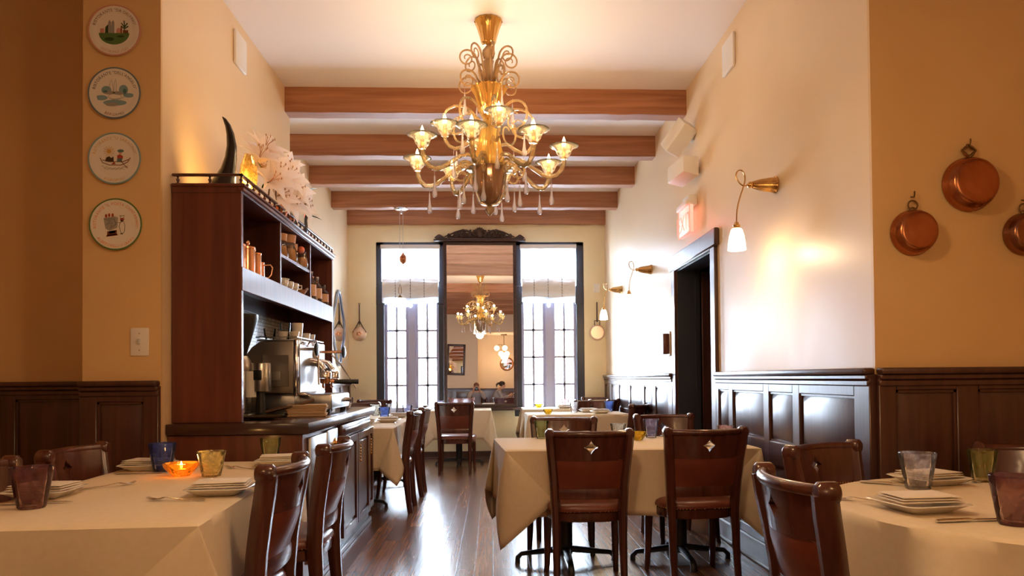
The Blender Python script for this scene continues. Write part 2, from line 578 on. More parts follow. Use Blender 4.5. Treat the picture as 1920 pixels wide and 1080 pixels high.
def tag(o, label, cat, group=None, kind=None):
    o['label'] = label
    o['category'] = cat
    if group:
        o['group'] = group
    if kind:
        o['kind'] = kind
    return o


def struct(o):
    o['kind'] = 'structure'
    return o


def thing(name, label, cat, loc=(0, 0, 0), rotz=0.0, group=None):
    o = bpy.data.objects.new(name, None)
    o.empty_display_size = 0.1
    o.location = loc
    o.rotation_euler = (0, 0, rotz)
    COL.objects.link(o)
    return tag(o, label, cat, group)


def dup(root, loc, rotz=None, label=None, group=None, scale=None):
    """copy of a thing with copies of its parts and sub-parts"""
    r = root.copy()
    COL.objects.link(r)
    r.location = loc
    if rotz is not None:
        r.rotation_euler = (0, 0, rotz)
    if scale:
        r.scale = (scale, scale, scale) if isinstance(scale, (int, float)) else scale
    if label:
        r['label'] = label
    if group:
        r['group'] = group
    for ch in list(root.children):
        if ch.type == 'LIGHT':
            continue
        c = ch.copy()
        COL.objects.link(c)
        c.parent = r
        for g in ch.children:
            d = g.copy()
            COL.objects.link(d)
            d.parent = c
    return r


def kids(o):
    return list(o.children)


_glyph = {}


def glyph(ch):
    """vertices, faces and advance width of one letter of the built-in font, height about 0.7"""
    if ch not in _glyph:
        cu = bpy.data.curves.new('glyph', 'FONT')
        cu.body = ch
        cu.resolution_u = 3
        ob = bpy.data.objects.new('glyph', cu)
        me = bpy.data.meshes.new_from_object(ob)
        vs = [v.co.copy() for v in me.vertices]
        fs = [tuple(p.vertices) for p in me.polygons]
        w = max((v.x for v in vs), default=0.25) + 0.08
        _glyph[ch] = (vs, fs, w)
        bpy.data.objects.remove(ob)
        bpy.data.curves.remove(cu)
        bpy.data.meshes.remove(me)
    return _glyph[ch]


def write(mb, text, size, place):
    """place(s, t): position for distance s along the line and height t; letters go into mb as thin faces"""
    widths = [glyph(c)[2] if c != ' ' else 0.38 for c in text]
    total = sum(widths) * size
    s = -total / 2
    for c, w in zip(text, widths):
        if c != ' ':
            vs, fs, _ = glyph(c)
            bv = [mb.bm.verts.new(place(s + v.x * size, v.y * size)) for v in vs]
            for f in fs:
                mb.face([bv[i] for i in f])
        s += w * size
    return mb

# ================================================================== room shell
def boxes(name, material, *bs, bev=0.0):
    mb = MB()
    for lo, hi in bs:
        mb.box(lo, hi, bev)
    return struct(mb.build(name, material))


boxes('floor', 'floor', ((-3.7, -2.9, -0.12), (3.7, 11.13, 0.0)))
boxes('ceiling', 'ceiling', ((-3.7, -2.9, CEIL), (3.7, 11.13, CEIL + 0.12)))
boxes('wall_left', 'plaster_polished', ((-2.18, YPL + 0.02, 0), (XL, 6.42, CEIL)))
boxes('wall_left_pilaster', 'plaster', ((-2.18, YPL, 0), (XL, YPL + 0.02, CEIL)))  # thin skin carrying the warm-lit copy of the wall colour
boxes('wall_left_recess', 'plaster_polished', ((-2.34, 6.42, 0), (XL2, 11.13, CEIL)))
boxes('wall_front_left', 'plaster', ((-3.7, 4.60, 0), (-2.18, 4.80, CEIL)))
boxes('wall_front_right', 'plaster', ((XR, YPR, 0), (3.7, YPR + 0.02, CEIL)))
DY0, DY1, DZ = 5.56, 6.66, 2.20                   # door opening in the right wall
boxes('wall_right', 'plaster_polished', ((XR, YPR + 0.02, 0), (XR + 0.2, DY0, CEIL)), ((XR, DY1, 0), (XR + 0.2, 11.13, CEIL)),
      ((XR, DY0, DZ), (XR + 0.2, DY1, CEIL)))
W1, W2, WZ = (-1.725, -0.68), (0.345, 1.41), (0.62, 3.26)
boxes('wall_back', 'plaster_back', ((-2.34, YB, 0), (W1[0], 11.13, CEIL)), ((W1[1], YB, 0), (W2[0], 11.13, CEIL)), ((W2[1], YB, 0), (XR + 0.2, 11.13, CEIL)),
      ((W1[0], YB, 0), (W1[1], 11.13, WZ[0])), ((W2[0], YB, 0), (W2[1], 11.13, WZ[0])),
      ((W1[0], YB, WZ[1]), (W1[1], 11.13, CEIL)), ((W2[0], YB, WZ[1]), (W2[1], 11.13, CEIL)))
boxes('wall_side_left', 'plaster', ((-3.7, -2.9, 0), (-3.5, 4.60, CEIL)))
boxes('wall_side_right', 'plaster', ((3.5, -2.9, 0), (3.7, YPR, CEIL)))
boxes('wall_rear', 'rear_wall', ((-3.5, -2.9, 0), (0.07, -1.2, CEIL)), ((0.07, -1.4, 2.97), (3.5, -1.2, CEIL)))
boxes('wall_rear_alcove', 'rear_wall', ((0.07, -2.9, 0), (3.5, -2.7, 2.97)))
boxes('ceiling_alcove', 'ceiling', ((0.07, -2.7, 2.97), (3.5, -1.4, 3.1)))
# the dark store room behind the doorway
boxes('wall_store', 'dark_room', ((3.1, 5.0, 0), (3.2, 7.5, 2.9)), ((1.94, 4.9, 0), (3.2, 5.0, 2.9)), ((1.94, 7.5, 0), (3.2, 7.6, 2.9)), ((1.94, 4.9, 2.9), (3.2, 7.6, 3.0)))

# ------------------------------------------------------------------ ceiling beams
BY = [6.26, 7.47, 8.57, 9.74, 10.80, 3.70, 2.50, 1.30, 0.10, -1.00]       # the last five hang over the front room
for i, y in enumerate(BY):
    x0 = XL if i == 0 else XL2
    x1 = XR
    if i > 4:
        x0, x1 = -3.5, (XR if y > 3.15 else 3.5)
    mb = MB()
    th = 0.08 if i == 4 else 0.165
    nseg = 24
    bw = [0.004 * sin(2.1 * k + i) for k in range(nseg + 1)]
    rnd = random.Random(i)

    def ring(k):
        x = x0 + (x1 - x0) * k / nseg
        dz = rnd.uniform(-0.0025, 0.0025) + bw[k] * 0.5
        dy = rnd.uniform(-0.003, 0.003)
        c = 0.012
        y0, y1, z0 = y + dy, y + th + dy, CEIL - 0.218 + dz
        return [mb.bm.verts.new(p) for p in ((x, y0, CEIL), (x, y0, z0 + c), (x, y0 + c, z0), (x, y1 - c, z0), (x, y1, z0 + c), (x, y1, CEIL))]
    rs = [ring(k) for k in range(nseg + 1)]
    for A, B in zip(rs, rs[1:]):
        for k in range(6):
            j = (k + 1) % 6
            mb.face([A[k], A[j], B[j], B[k]])
    mb.face(rs[0])
    mb.face(rs[-1][::-1])
    struct(mb.build('ceiling_beam', 'beam'))

# ------------------------------------------------------------------ wainscot panelling
def wainscot(name, origin, along, normal, length, cols, ztop, zr=((0.20, 0.66), (0.80, 1.10)), material='panel', base=0.14):
    """framed panelling: cols are (u0, u1) spans of the recessed panels, zr the panel rows"""
    a, n = Vector(along), Vector(normal)
    mtx = Matrix(((a.x, n.x, 0, origin[0]), (a.y, n.y, 0, origin[1]), (0, 0, 1, 0), (0, 0, 0, 1)))
    mb = MB()
    mb.box((0, 0, 0), (length, 0.010, ztop - 0.03), mtx=mtx)
    edges = [0.0] + [e for c in cols for e in c] + [length]
    for k in range(0, len(edges), 2):
        if edges[k + 1] - edges[k] > 0.004:
            mb.box((edges[k], 0.0, 0.0), (edges[k + 1], 0.030, ztop - 0.03), 0.004, mtx, 1)
    zz = [base] + [e for r in zr for e in r] + [ztop - 0.03]
    for (u0, u1) in cols:
        for k in range(0, len(zz), 2):
            mb.box((u0 - 0.001, 0.0, zz[k]), (u1 + 0.001, 0.030, zz[k + 1]), 0.004, mtx, 1)
        for (z0, z1) in zr:
            # raised field with sloping edges
            m, d0, d1, s = 0.012, 0.011, 0.026, min(0.045, (u1 - u0) * 0.18)
            P = [mtx @ Vector(p) for p in ((u0 + m, d0, z0 + m), (u1 - m, d0, z0 + m), (u1 - m, d0, z1 - m), (u0 + m, d0, z1 - m),
                                           (u0 + m + s, d1, z0 + m + s), (u1 - m - s, d1, z0 + m + s), (u1 - m - s, d1, z1 - m - s), (u0 + m + s, d1, z1 - m - s))]
            v = [mb.bm.verts.new(p) for p in P]
            for q in ((0, 1, 5, 4), (1, 2, 6, 5), (2, 3, 7, 6), (3, 0, 4, 7), (4, 5, 6, 7)):
                mb.face([v[i] for i in q])
            # bead around the recess
            mb.box((u0, 0.01, z0), (u1, 0.022, z0 + 0.012), 0, mtx)
            mb.box((u0, 0.01, z1 - 0.012), (u1, 0.022, z1), 0, mtx)
            mb.box((u0, 0.01, z0), (u0 + 0.012, 0.022, z1), 0, mtx)
            mb.box((u1 - 0.012, 0.01, z0), (u1, 0.022, z1), 0, mtx)
    mb.box((0, 0, ztop - 0.085), (length, 0.038, ztop - 0.055), 0.006, mtx, 1)
    mb.box((0, 0, ztop - 0.03), (length, 0.058, ztop), 0.010, mtx, 2)
    mb.box((0, 0, ztop - 0.055), (length, 0.046, ztop - 0.03), 0.006, mtx, 1)
    mb.box((0, 0, 0), (length, 0.042, base), 0.010, mtx, 1)
    mb.box((0, 0, 0), (length, 0.056, 0.022), 0.008, mtx, 1)
    return struct(mb.build(name, material))


ZR = 1.232
wainscot('trim_1', (XR, YPR, 0), (0, 1, 0), (-1, 0, 0), DY0 - 0.12 - YPR, [(0.14, 0.75), (0.84, 1.19), (1.28, 1.86), (1.95, 2.18)], ZR)
wainscot('trim_2', (XR, DY1 + 0.12, 0), (0, 1, 0), (-1, 0, 0), YB - DY1 - 0.12, [(0.16, 0.70), (0.84, 1.26), (1.36, 2.08), (2.20, 2.86), (2.98, 3.46), (3.56, 4.0)], ZR)
wainscot('trim_3', (3.5, YPR, 0), (-1, 0, 0), (0, -1, 0), 3.5 - XR, [(0.10, 0.66), (0.76, 1.30), (1.40, 1.68)], ZR, ((0.20, 0.66), (0.72, 1.13)))
wainscot('trim_4', (-2.18, YPL, 0), (1, 0, 0), (0, -1, 0), 0.41, [(0.09, 0.33)], 1.203, ((0.20, 0.60), (0.66, 1.09)))
wainscot('trim_5', (-3.5, 4.60, 0), (1, 0, 0), (0, -1, 0), 1.32, [(0.05, 0.47), (0.56, 1.22)], 1.203, ((0.20, 0.60), (0.66, 1.09)))
wainscot('trim_6', (XL2, 10.86, 0), (0, -1, 0), (1, 0, 0), 4.40, [(0.1, 0.6), (0.7, 1.3), (1.4, 2.0), (2.1, 2.7), (2.8, 3.4), (3.5, 4.1)], 1.20)
wainscot('trim_7', (0.07, -1.2, 0), (-1, 0, 0), (0, 1, 0), 3.57, [(0.1, 0.7), (0.8, 1.4), (1.5, 2.1), (2.2, 2.8)], 1.20)
wainscot('trim_8', (3.5, -2.7, 0), (-1, 0, 0), (0, 1, 0), 3.43, [(0.1, 0.7), (0.8, 1.4), (1.5, 2.1), (2.2, 2.8)], 1.20)
mb = MB()
mb.box((XL2 + 0.045, YB - 0.022, 0), (XR - 0.045, YB, 0.105), 0.006, seg=1)
mb.box((XL2 + 0.045, YB - 0.034, 0), (XR - 0.045, YB, 0.022), 0.006, seg=1)
struct(mb.build('baseboard_back', 'panel'))

# ------------------------------------------------------------------ windows
def window(n, x0, x1):
    z0, z1 = WZ
    w = struct(bpy.data.objects.new('window_%d' % n, None))
    w.location = ((x0 + x1) / 2, YB, z0)
    COL.objects.link(w)
    hw = (x1 - x0) / 2
    H = z1 - z0
    mb = MB()
    jw = 0.115
    mb.box((-hw, 0.0, 0), (-hw + jw, 0.22, H), 0.008, seg=1)
    mb.box((hw - jw, 0.0, 0), (hw, 0.22, H), 0.008, seg=1)
    mb.box((-hw + 0.001, 0.0, H - 0.06), (hw - 0.001, 0.22, H), 0.008, seg=1)
    mb.box((-hw + 0.001, -0.015, 0), (hw - 0.001, 0.22, 0.09), 0.008, seg=1)
    mb.build('frame', 'window_wood', w)
    tz = 1.845
    mb = MB()
    mb.box((-hw, -0.012, tz - 0.15), (-hw + 0.132, 0.20, tz + 0.13), 0.008, seg=1)
    mb.box((hw - 0.132, -0.012, tz - 0.15), (hw, 0.20, tz + 0.13), 0.008, seg=1)
    mb.box((-hw + 0.1, 0.04, tz - 0.07), (hw - 0.1, 0.20, tz + 0.07), 0.008, seg=1)
    mb.build('transom', 'window_wood', w)
    mb = MB()
    mb.box((-0.058, 0.06, 0.08), (0.058, 0.16, tz - 0.06), 0.006, seg=1)
    mb.build('mullion', 'sash', w)
    iw = hw - jw
    for s in (-1, 1):                               # the two casement leaves
        a, b = sorted((s * 0.055, s * iw))
        lz0, lz1 = 0.085, tz - 0.065
        mb = MB()
        t = 0.040
        mb.box((a, 0.085, lz0), (a + t, 0.14, lz1))
        mb.box((b - t, 0.085, lz0), (b, 0.14, lz1))
        mb.box((a, 0.085, lz0), (b, 0.14, lz0 + 0.06))
        mb.box((a, 0.085, lz1 - 0.045), (b, 0.14, lz1))
        c = (a + b) / 2
        mb.box((c - 0.017, 0.095, lz0), (c + 0.017, 0.13, lz1))
        for zz in (1.93, 1.515, 1.10):
            mb.box((a, 0.095, zz - z0 - 0.016), (b, 0.13, zz - z0 + 0.016))
        leaf = mb.build('casement', 'sash', w)
        mb = MB()
        mb.box((a + 0.01, 0.110, lz0), (b - 0.01, 0.115, lz1))
        mb.build('pane', 'pane', leaf)
    mb = MB()
    for s in (-0.5, 0, 0.5):
        mb.box((s * iw - 0.011, 0.09, tz + 0.06), (s * iw + 0.011, 0.13, H - 0.05))
    mb.box((-iw, 0.09, H - 0.10), (iw, 0.13, H - 0.055))
    mb.build('fanlight_sash', 'sash', w)
    mb = MB()
    mb.box((-iw, 0.108, tz + 0.06), (iw, 0.113, H - 0.05))
    mb.build('pane', 'pane', w)
    return w


window(1, *W1)
window(2, *W2)

# sheer roman shades
def roman_shade(x0, x1, cords, label):
    t = thing('roman_shade', label, 'window shade', ((x0 + x1) / 2, YB - 0.045, 3.20), 0, 'sheer shades in the two back windows')
    hw = (x1 - x0) / 2
    mb = MB()
    mb.grid(lambda u, v: Vector((hw * (2 * u - 1), 0.004 * sin(26 * u) * v, -0.04 - 0.50 * v)), 40, 10)
    mb.build('sheer_panel', 'shade_fabric', t)
    mb = MB()
    mb.box((-hw - 0.012, -0.010, -0.05), (hw + 0.012, 0.016, 0.015), 0.006, seg=1)
    mb.build('heading', 'shade_fold', t)
    mb = MB()
    for k in range(4):                               # stacked folds
        mb.grid(lambda u, v, k=k: Vector(((hw - 0.015) * (2 * u - 1), -0.012 - 0.016 * sin(pi * v) - 0.004 * k + 0.004 * sin(30 * u + k), -0.50 - 0.045 * k - 0.15 * v - 0.01 * sin(8 * u + k))), 36, 6)
    mb.build('folds', 'shade_fold', t)
    mb = MB()
    mb.grid(lambda u, v: Vector(((hw - 0.01) * (2 * u - 1), -0.006 + 0.006 * sin(34 * u) * v, -0.70 - v * (0.155 + 0.02 * abs(sin(u * pi * 6))))), 72, 8)
    mb.build('lace_hem', 'shade_lace', t)
    for cx in cords:
        mb = MB()
        x = cx - (x0 + x1) / 2
        mb.tube([(x, -0.042, -0.50), (x, -0.046, -0.80)], 0.0022, 6)
        for q in range(7):
            mb.ball((x, -0.044, -0.52 - 0.042 * q), (0.0055, 0.0055, 0.011), 6, 5)
        mb.build('beaded_cord', 'black', t)
    mb = MB()
    mb.ball((0.0, -0.02, -0.90), (0.03, 0.012, 0.045), 8, 6)
    mb.build('tassel', 'shade_lace', t)
    return t


roman_shade(-1.640, -0.775, (-1.428, -1.205, -1.0), 'sheer white roman shade in the window nearer the espresso counter')
roman_shade(0.452, 1.285, (0.650, 0.860, 1.070), 'sheer white roman shade in the window nearer the doorway wall')

# ------------------------------------------------------------------ tall pier mirror with carved crest
t = thing('pier_mirror', 'tall dark-framed mirror with carved wooden crest between the two windows', 'mirror', (-0.165, YB - 0.045, 0.76))
t.rotation_euler = (radians(-0.73), 0, radians(1.2))
MW, MH = 0.525, 2.50
mb = MB()
for s in (-1, 1):
    mb.box((s * MW - 0.025, -0.03, 0), (s * MW + 0.025, 0.02, MH), 0.008, seg=2)
mb.box((-MW, -0.03, MH - 0.05), (MW, 0.02, MH), 0.008)
mb.box((-MW, -0.03, 0.0), (MW, 0.02, 0.05), 0.008)
mb.build('frame', 'carved', t)
mb = MB()
mb.box((-MW + 0.01, -0.008, 0.02), (MW - 0.01, 0.002, MH - 0.02))
mb.build('mirror_glass', 'mirror', t)
mb = MB()
mb.box((-MW - 0.02, -0.09, -0.045), (MW + 0.16, 0.02, 0.0), 0.01)
mb.build('ledge', 'carved', t)
mb = MB()
mb.box((-0.69, -0.075, MH + 0.0), (0.69, 0.02, MH + 0.028), 0.008)
mb.box((-0.66, -0.06, MH + 0.028), (0.66, 0.02, MH + 0.055), 0.010)
z0 = MH + 0.055


def spiral(cx, cz, r0, a0, turns, shrink=0.18, y=-0.02, n=26, hand=1):
    out = []
    for k in range(n + 1):
        q = k / n
        r = r0 * (1 - q) + r0 * shrink * q
        a = a0 + hand * turns * 2 * pi * q
        out.append((cx + r * cos(a), y, cz + r * sin(a)))
    return out


for s in (-1, 1):
    mb.tube(spiral(s * 0.10, z0 + 0.055, 0.060, pi / 2, 1.5, hand=s), 0.013, 6)
    mb.tube(spiral(s * 0.24, z0 + 0.065, 0.062, pi / 2, 1.4, hand=-s), 0.013, 6)
    mb.tube(spiral(s * 0.36, z0 + 0.045, 0.045, pi / 2, 1.4, hand=s), 0.012, 6)
    mb.tube(spiral(s * 0.455, z0 + 0.030, 0.032, pi / 2, 1.3, hand=-s), 0.010, 6)
    mb.tube([(s * 0.05, -0.02, z0 + 0.03), (s * 0.15, -0.02, z0 + 0.10), (s * 0.25, -0.02, z0 + 0.122), (s * 0.36, -0.02, z0 + 0.09), (s * 0.45, -0.02, z0 + 0.05), (s * 0.53, -0.02, z0 + 0.018)], [0.018, 0.016, 0.015, 0.013, 0.011, 0.008], 6)
    for q in range(7):
        x = 0.08 + 0.062 * q
        mb.ball((s * x, -0.022, z0 + 0.115 - 0.35 * (x - 0.2) ** 2 - 0.03 * (q > 3) - 0.02 * (q > 5)), (0.020, 0.012, 0.014), 8, 6, Matrix.Rotation(s * 0.6, 4, 'Y'))
        mb.ball((s * x, -0.022, z0 + 0.025), (0.022, 0.012, 0.02), 8, 6)
    # shell-like volute at each end
    mb.prism([(s * 0.68, 0), (s * 0.66, 0.022), (s * 0.625, 0.048), (s * 0.60, 0.052), (s * 0.57, 0.03), (s * 0.535, 0.012), (s * 0.52, 0.0)], 0.045, Matrix.Translation((0, 0.005, z0)) @ Matrix.Rotation(radians(90), 4, 'X'))
mb.ball((0, -0.02, z0 + 0.075), (0.055, 0.022, 0.075), 12, 8)
for q in range(5):
    a = radians(40 + 25 * q)
    mb.ball((0.05 * cos(a), -0.03, z0 + 0.08 + 0.05 * sin(a)), (0.018, 0.012, 0.035), 8, 6, Matrix.Rotation(pi / 2 - a, 4, 'Y'))
mb.prism([(-0.5, 0), (0.5, 0), (0.45, 0.03), (0.30, 0.07), (0.12, 0.09), (-0.12, 0.09), (-0.30, 0.07), (-0.45, 0.03)], 0.012, Matrix.Translation((0, 0.012, z0)) @ Matrix.Rotation(radians(90), 4, 'X'))
mb.build('carved_crest', 'carved', t)

# ------------------------------------------------------------------ doorway in the right wall
d = struct(bpy.data.objects.new('door_1', None))
d.location = (XR, DY0, 0)
COL.objects.link(d)
DW = DY1 - DY0
mb = MB()
mb.box((-0.028, -0.115, 0), (0.0, 0.0, DZ + 0.0), 0.006, seg=1)
mb.box((-0.028, DW, 0), (0.0, DW + 0.115, DZ), 0.006, seg=1)
mb.box((-0.040, -0.165, DZ), (0.0, DW + 0.165, DZ + 0.135), 0.008, seg=1)
mb.box((-0.028, 0.0, DZ - 0.012), (0.0, DW, DZ), 0.0)
mb.build('casing', 'panel', d)
mb = MB()
mb.box((0.0, -0.0, 0), (0.2, 0.022, DZ))
mb.box((0.0, DW - 0.022, 0), (0.2, DW, DZ))
mb.box((0.0, 0.022, DZ - 0.022), (0.2, DW - 0.022, DZ))
mb.box((0.16, DW - 0.05, 0), (0.2, DW - 0.02, DZ - 0.02))
mb.build('jamb', 'window_wood', d)
mb = MB()
mb.box((0.215, DW - 0.06, 0.012), (1.05, DW - 0.018, DZ - 0.03), 0.004, seg=1)
mb.build('door_leaf', 'panel', d)

# glass shelves with bright edges seen through the doorway
t = thing('glass_shelf_unit', 'dark store-room shelf with pale glass edges seen through the doorway', 'shelf', (2.35, 7.05, 0))
mb = MB()
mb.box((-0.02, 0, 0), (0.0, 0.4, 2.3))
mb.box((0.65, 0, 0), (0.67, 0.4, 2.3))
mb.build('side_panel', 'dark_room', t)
for z in (0.85, 1.25, 1.85, 2.15):
    mb = MB()
    mb.box((0.0, 0.0, z), (0.65, 0.38, z + 0.018))
    mb.build('glass_shelf', 'white_plastic', t)

# ------------------------------------------------------------------ small fittings on walls and ceiling
def plate_panel(name, label, cat, lo, hi, material='white_plastic', bev=0.008):
    mb = MB()
    mb.box(lo, hi, bev)
    return tag(mb.build(name, material), label, cat)


plate_panel('wall_panel', 'white rectangular panel high on the wall above the espresso hutch', 'panel', (XL, 5.02, 3.40), (XL + 0.022, 5.24, 3.64))
plate_panel('wall_panel', 'white rectangular panel high on the wall above the brass sconces', 'panel', (XR - 0.022, 4.98, 3.40), (XR, 5.22, 3.64))
t = thing('light_switch', 'white toggle switch plate below the painted plates', 'light switch', (-1.878, YPL, 1.41))
mb = MB()
mb.box((-0.048, -0.010, -0.075), (0.048, 0.0, 0.075), 0.006)
mb.build('switch_plate', 'white_plastic', t)
mb = MB()
mb.box((-0.006, -0.026, -0.012), (0.006, -0.006, 0.016), 0.002, seg=1)
mb.build('toggle', 'grey_plastic', t)
mb = MB()
for z in (-0.045, 0.045):
    mb.ball((0, -0.010, z), (0.004, 0.002, 0.004), 6, 4)
mb.build('screw', 'steel', t)
plate_panel('thermostat_plate', 'white plate on the cream wall by the corner, above the hanging pan', 'wall plate', (1.565, YB - 0.012, 2.49), (1.655, YB, 2.62))
t = thing('wall_phone_box', 'small reddish-brown box on the wall beside the doorway', 'wall box', (XR, 7.0, 1.52))
mb = MB()
mb.box((-0.012, -0.08, -0.12), (0, 0.08, 0.12), 0.004, seg=1)
mb.build('back_plate', 'white_plastic', t)
mb = MB()
mb.box((-0.07, -0.062, -0.10), (-0.012, 0.03, 0.10), 0.006)
mb.build('body', 'hutch_wood', t)
mb = MB()
mb.ball((1.10 * 0 + 1.22, 10.3, CEIL - 0.012), (0.04, 0.04, 0.035), 10, 6)
tag(mb.build('ceiling_sensor', 'white_plastic'), 'tiny white sensor on the ceiling between the last two beams', 'sensor')

# speakers on the right wall
def wall_speaker(loc, rot, label):
    t = thing('wall_speaker', label, 'speaker', loc, 0, 'white wall speakers')
    R = Matrix.Rotation(rot[2], 4, 'Z') @ Matrix.Rotation(rot[1], 4, 'Y') @ Matrix.Rotation(rot[0], 4, 'X')
    mb = MB()
    mb.prism([(-0.085, -0.07), (0.085, -0.07), (0.07, 0.075), (-0.07, 0.075)], 0.27, Matrix.Translation((-0.13, 0, 0)) @ R @ Matrix.Rotation(radians(90), 4, 'Z') @ Matrix.Translation((0, 0, -0.135)))
    bmesh.ops.bevel(mb.bm, geom=list(mb.bm.edges), offset=0.010, segments=2, profile=0.5, affect='EDGES', clamp_overlap=True)
    mb.build('cabinet', 'white_plastic', t)
    mb = MB()
    mb.box((-0.09, -0.03, -0.03), (0, 0.03, 0.03), 0.006)
    mb.build('bracket', 'grey_plastic', t)
    return t


wall_speaker((XR, 6.05, 3.24), (0.75, 0.25, 0.5), 'upper white speaker, tilted on the wall just below the ceiling beams')
wall_speaker((XR, 5.92, 2.915), (1.45, 0.08, 0.25), 'lower white speaker, lying level on the wall above the exit sign')

# exit sign over the doorway
t = thing('exit_sign', 'lit red and white EXIT sign over the doorway', 'exit sign', (XR, 6.06, 2.50))
mb = MB()
mb.box((-0.075, -0.10, 0.17), (0, 0.10, 0.235), 0.008)
mb.box((-0.115, -0.16, 0.13), (-0.02, 0.16, 0.175), 0.008)
mb.build('canopy', 'white_plastic', t)
mb = MB()
mb.box((-0.09, -0.17, -0.10), (-0.055, 0.17, 0.13), 0.006)
mb.build('sign_face', 'exit_face', t)
mb = MB()
for s in (0.165, -0.175):
    mb.box((-0.093, min(s, s + 0.01), -0.10), (-0.088, max(s, s + 0.01), 0.13))
mb.box((-0.093, -0.17, -0.103), (-0.088, 0.17, -0.093))
write(mb, 'EXIT', 0.20, lambda s, h: Vector((-0.0925, -s, -0.06 + h)))
mb.build('letters', 'exit_red', t)
light('exit_sign_glow', 'POINT', (-0.16, 0, 0.0), 1.4, (1.0, 0.12, 0.10), 0.06, parent=t)

# copper pans hung on the right pilaster, bottoms outward
def copper_pan(x, z, r, depth, label, material, ring):
    t = thing('copper_pan', label, 'copper pan', (x, YPR, z), 0, 'copper pans on the right pilaster')
    rotx = Matrix.Rotation(radians(90), 4, 'X')
    mb = MB()
    mb.lathe([(r * 0.97, 0.004), (r, 0.006), (r, 0.014), (r * 0.975, 0.018), (r * 0.955, depth * 0.45), (r * 0.93, depth * 0.62), (r * 0.90, depth * 0.66), (r * 0.86, depth * 0.86), (r * 0.78, depth * 0.97), (r * 0.70, depth), (r * 0.55, depth * 0.975), (r * 0.50, depth * 0.985), (0.0, depth)], 48, mtx=rotx)
    mb.build('bowl', material, t)
    mb = MB()
    if ring == 'loop':
        mb.tube([(0.022 * cos(a), -0.014, r + 0.020 + 0.022 * sin(a)) for a in [2 * pi * k / 16 for k in range(16)]], 0.004, 6, closed=True)
        mb.ball((0, -0.012, r + 0.001), (0.016, 0.010, 0.012), 8, 6)
    else:
        for s in (-1, 1):
            mb.tube([(0, -0.014, r), (s * 0.016, -0.016, r + 0.012), (s * 0.032, -0.016, r + 0.030), (s * 0.014, -0.016, r + 0.044), (0, -0.014, r + 0.056)], [0.005, 0.008, 0.006, 0.008, 0.005], 6)
    mb.build('hanging_loop', 'old_brass', t)
    mb = MB()
    mb.tube([(0, 0, r + 0.062), (0.002, -0.022, r + 0.056), (0.001, -0.028, r + 0.070), (0.006, -0.020, r + 0.082)], 0.0035, 6)
    mb.build('hook', 'old_brass', t)
    return t


copper_pan(2.186, 2.066, 0.124, 0.075, 'largest copper pan, top of the three on the right pilaster', 'copper', 'fancy')
copper_pan(1.920, 1.845, 0.104, 0.070, 'copper pan with pitted shiny base, nearest the pilaster corner', 'copper', 'loop')
copper_pan(2.440, 1.838, 0.097, 0.070, 'darkest copper pan, cut by the right edge of the photo', 'copper_dark', 'loop')

# ladle and long-handled pan on the back wall
t = thing('hanging_skimmer', 'round copper skimmer on a dark handle beside the left window', 'skimmer', (-1.975, YB, 1.92))
mb = MB()
mb.tube([(0, -0.012, 0.10), (0, -0.012, 0.40)], [0.010, 0.008], 8)
for s in (-1, 1):
    mb.tube([(0, -0.014, 0.16), (s * 0.05, -0.018, 0.06), (s * 0.10, -0.02, -0.02)], 0.007, 6)
mb.tube([(0.012 * cos(a), -0.012, 0.41 + 0.012 * sin(a)) for a in [2 * pi * k / 10 for k in range(10)]], 0.004, 6, closed=True)
mb.build('handle', 'carved', t)
mb = MB()
mb.lathe([(0.108, 0.003), (0.108, 0.012), (0.09, 0.03), (0.05, 0.05), (0.0, 0.055)], 28, (0, 0, -0.04), Matrix.Rotation(radians(90), 4, 'X'))
mb.build('bowl', 'pale_copper', t)
mb = MB()
for k in range(5):
    a = 2 * pi * k / 5
    mb.ball((0.026 * cos(a), -0.052, -0.04 + 0.022 * sin(a)), (0.017, 0.006, 0.014), 8, 6)
mb.build('flower_motif', 'bright_copper', t)
t = thing('hanging_skillet', 'round copper skillet on a dark handle between right window and wall corner', 'skillet', (1.606, YB, 1.88))
mb = MB()
mb.tube([(0, -0.012, 0.16), (0, -0.012, 0.46)], [0.012, 0.009], 8)
mb.tube([(-0.04, -0.014, 0.10), (-0.04, -0.014, 0.18), (0.04, -0.014, 0.18), (0.04, -0.014, 0.10)], 0.007, 6)
mb.build('handle', 'carved', t)
mb = MB()
mb.lathe([(0.122, 0.003), (0.122, 0.012), (0.112, 0.03), (0.102, 0.034), (0.096, 0.026), (0.0, 0.026)], 32, (0, 0, 0), Matrix.Rotation(radians(90), 4, 'X'))
mb.build('pan', 'pale_copper', t)

# shaped mirror on the recessed left wall
t = thing('wall_mirror', 'curvy-topped mirror in a slim bluish frame on the left wall past the hutch', 'mirror', (XL2, 10.12, 1.92))


def curvy(k, grow=0.0):
    a = 2 * pi * k / 48
    cx, sx = cos(a), sin(a)
    r = 1 + 0.10 * cos(4 * a) - 0.06 * max(0, sx) * abs(cx)
    return (0.34 + grow) * cx * r, (0.46 + grow) * sx * r


mb = MB()
mb.prism([curvy(k) for k in range(48)], 0.008, Matrix.Translation((0.006, 0, 0)) @ Matrix(((0, 0, 1, 0), (1, 0, 0, 0), (0, 1, 0, 0), (0, 0, 0, 1))))
mb.build('mirror_glass', 'mirror', t)
mb = MB()
mb.tube([(0.014, curvy(k, 0.012)[0], curvy(k, 0.012)[1]) for k in range(48)], 0.020, 8, closed=True)
mb.build('frame', 'mirror_frame', t)

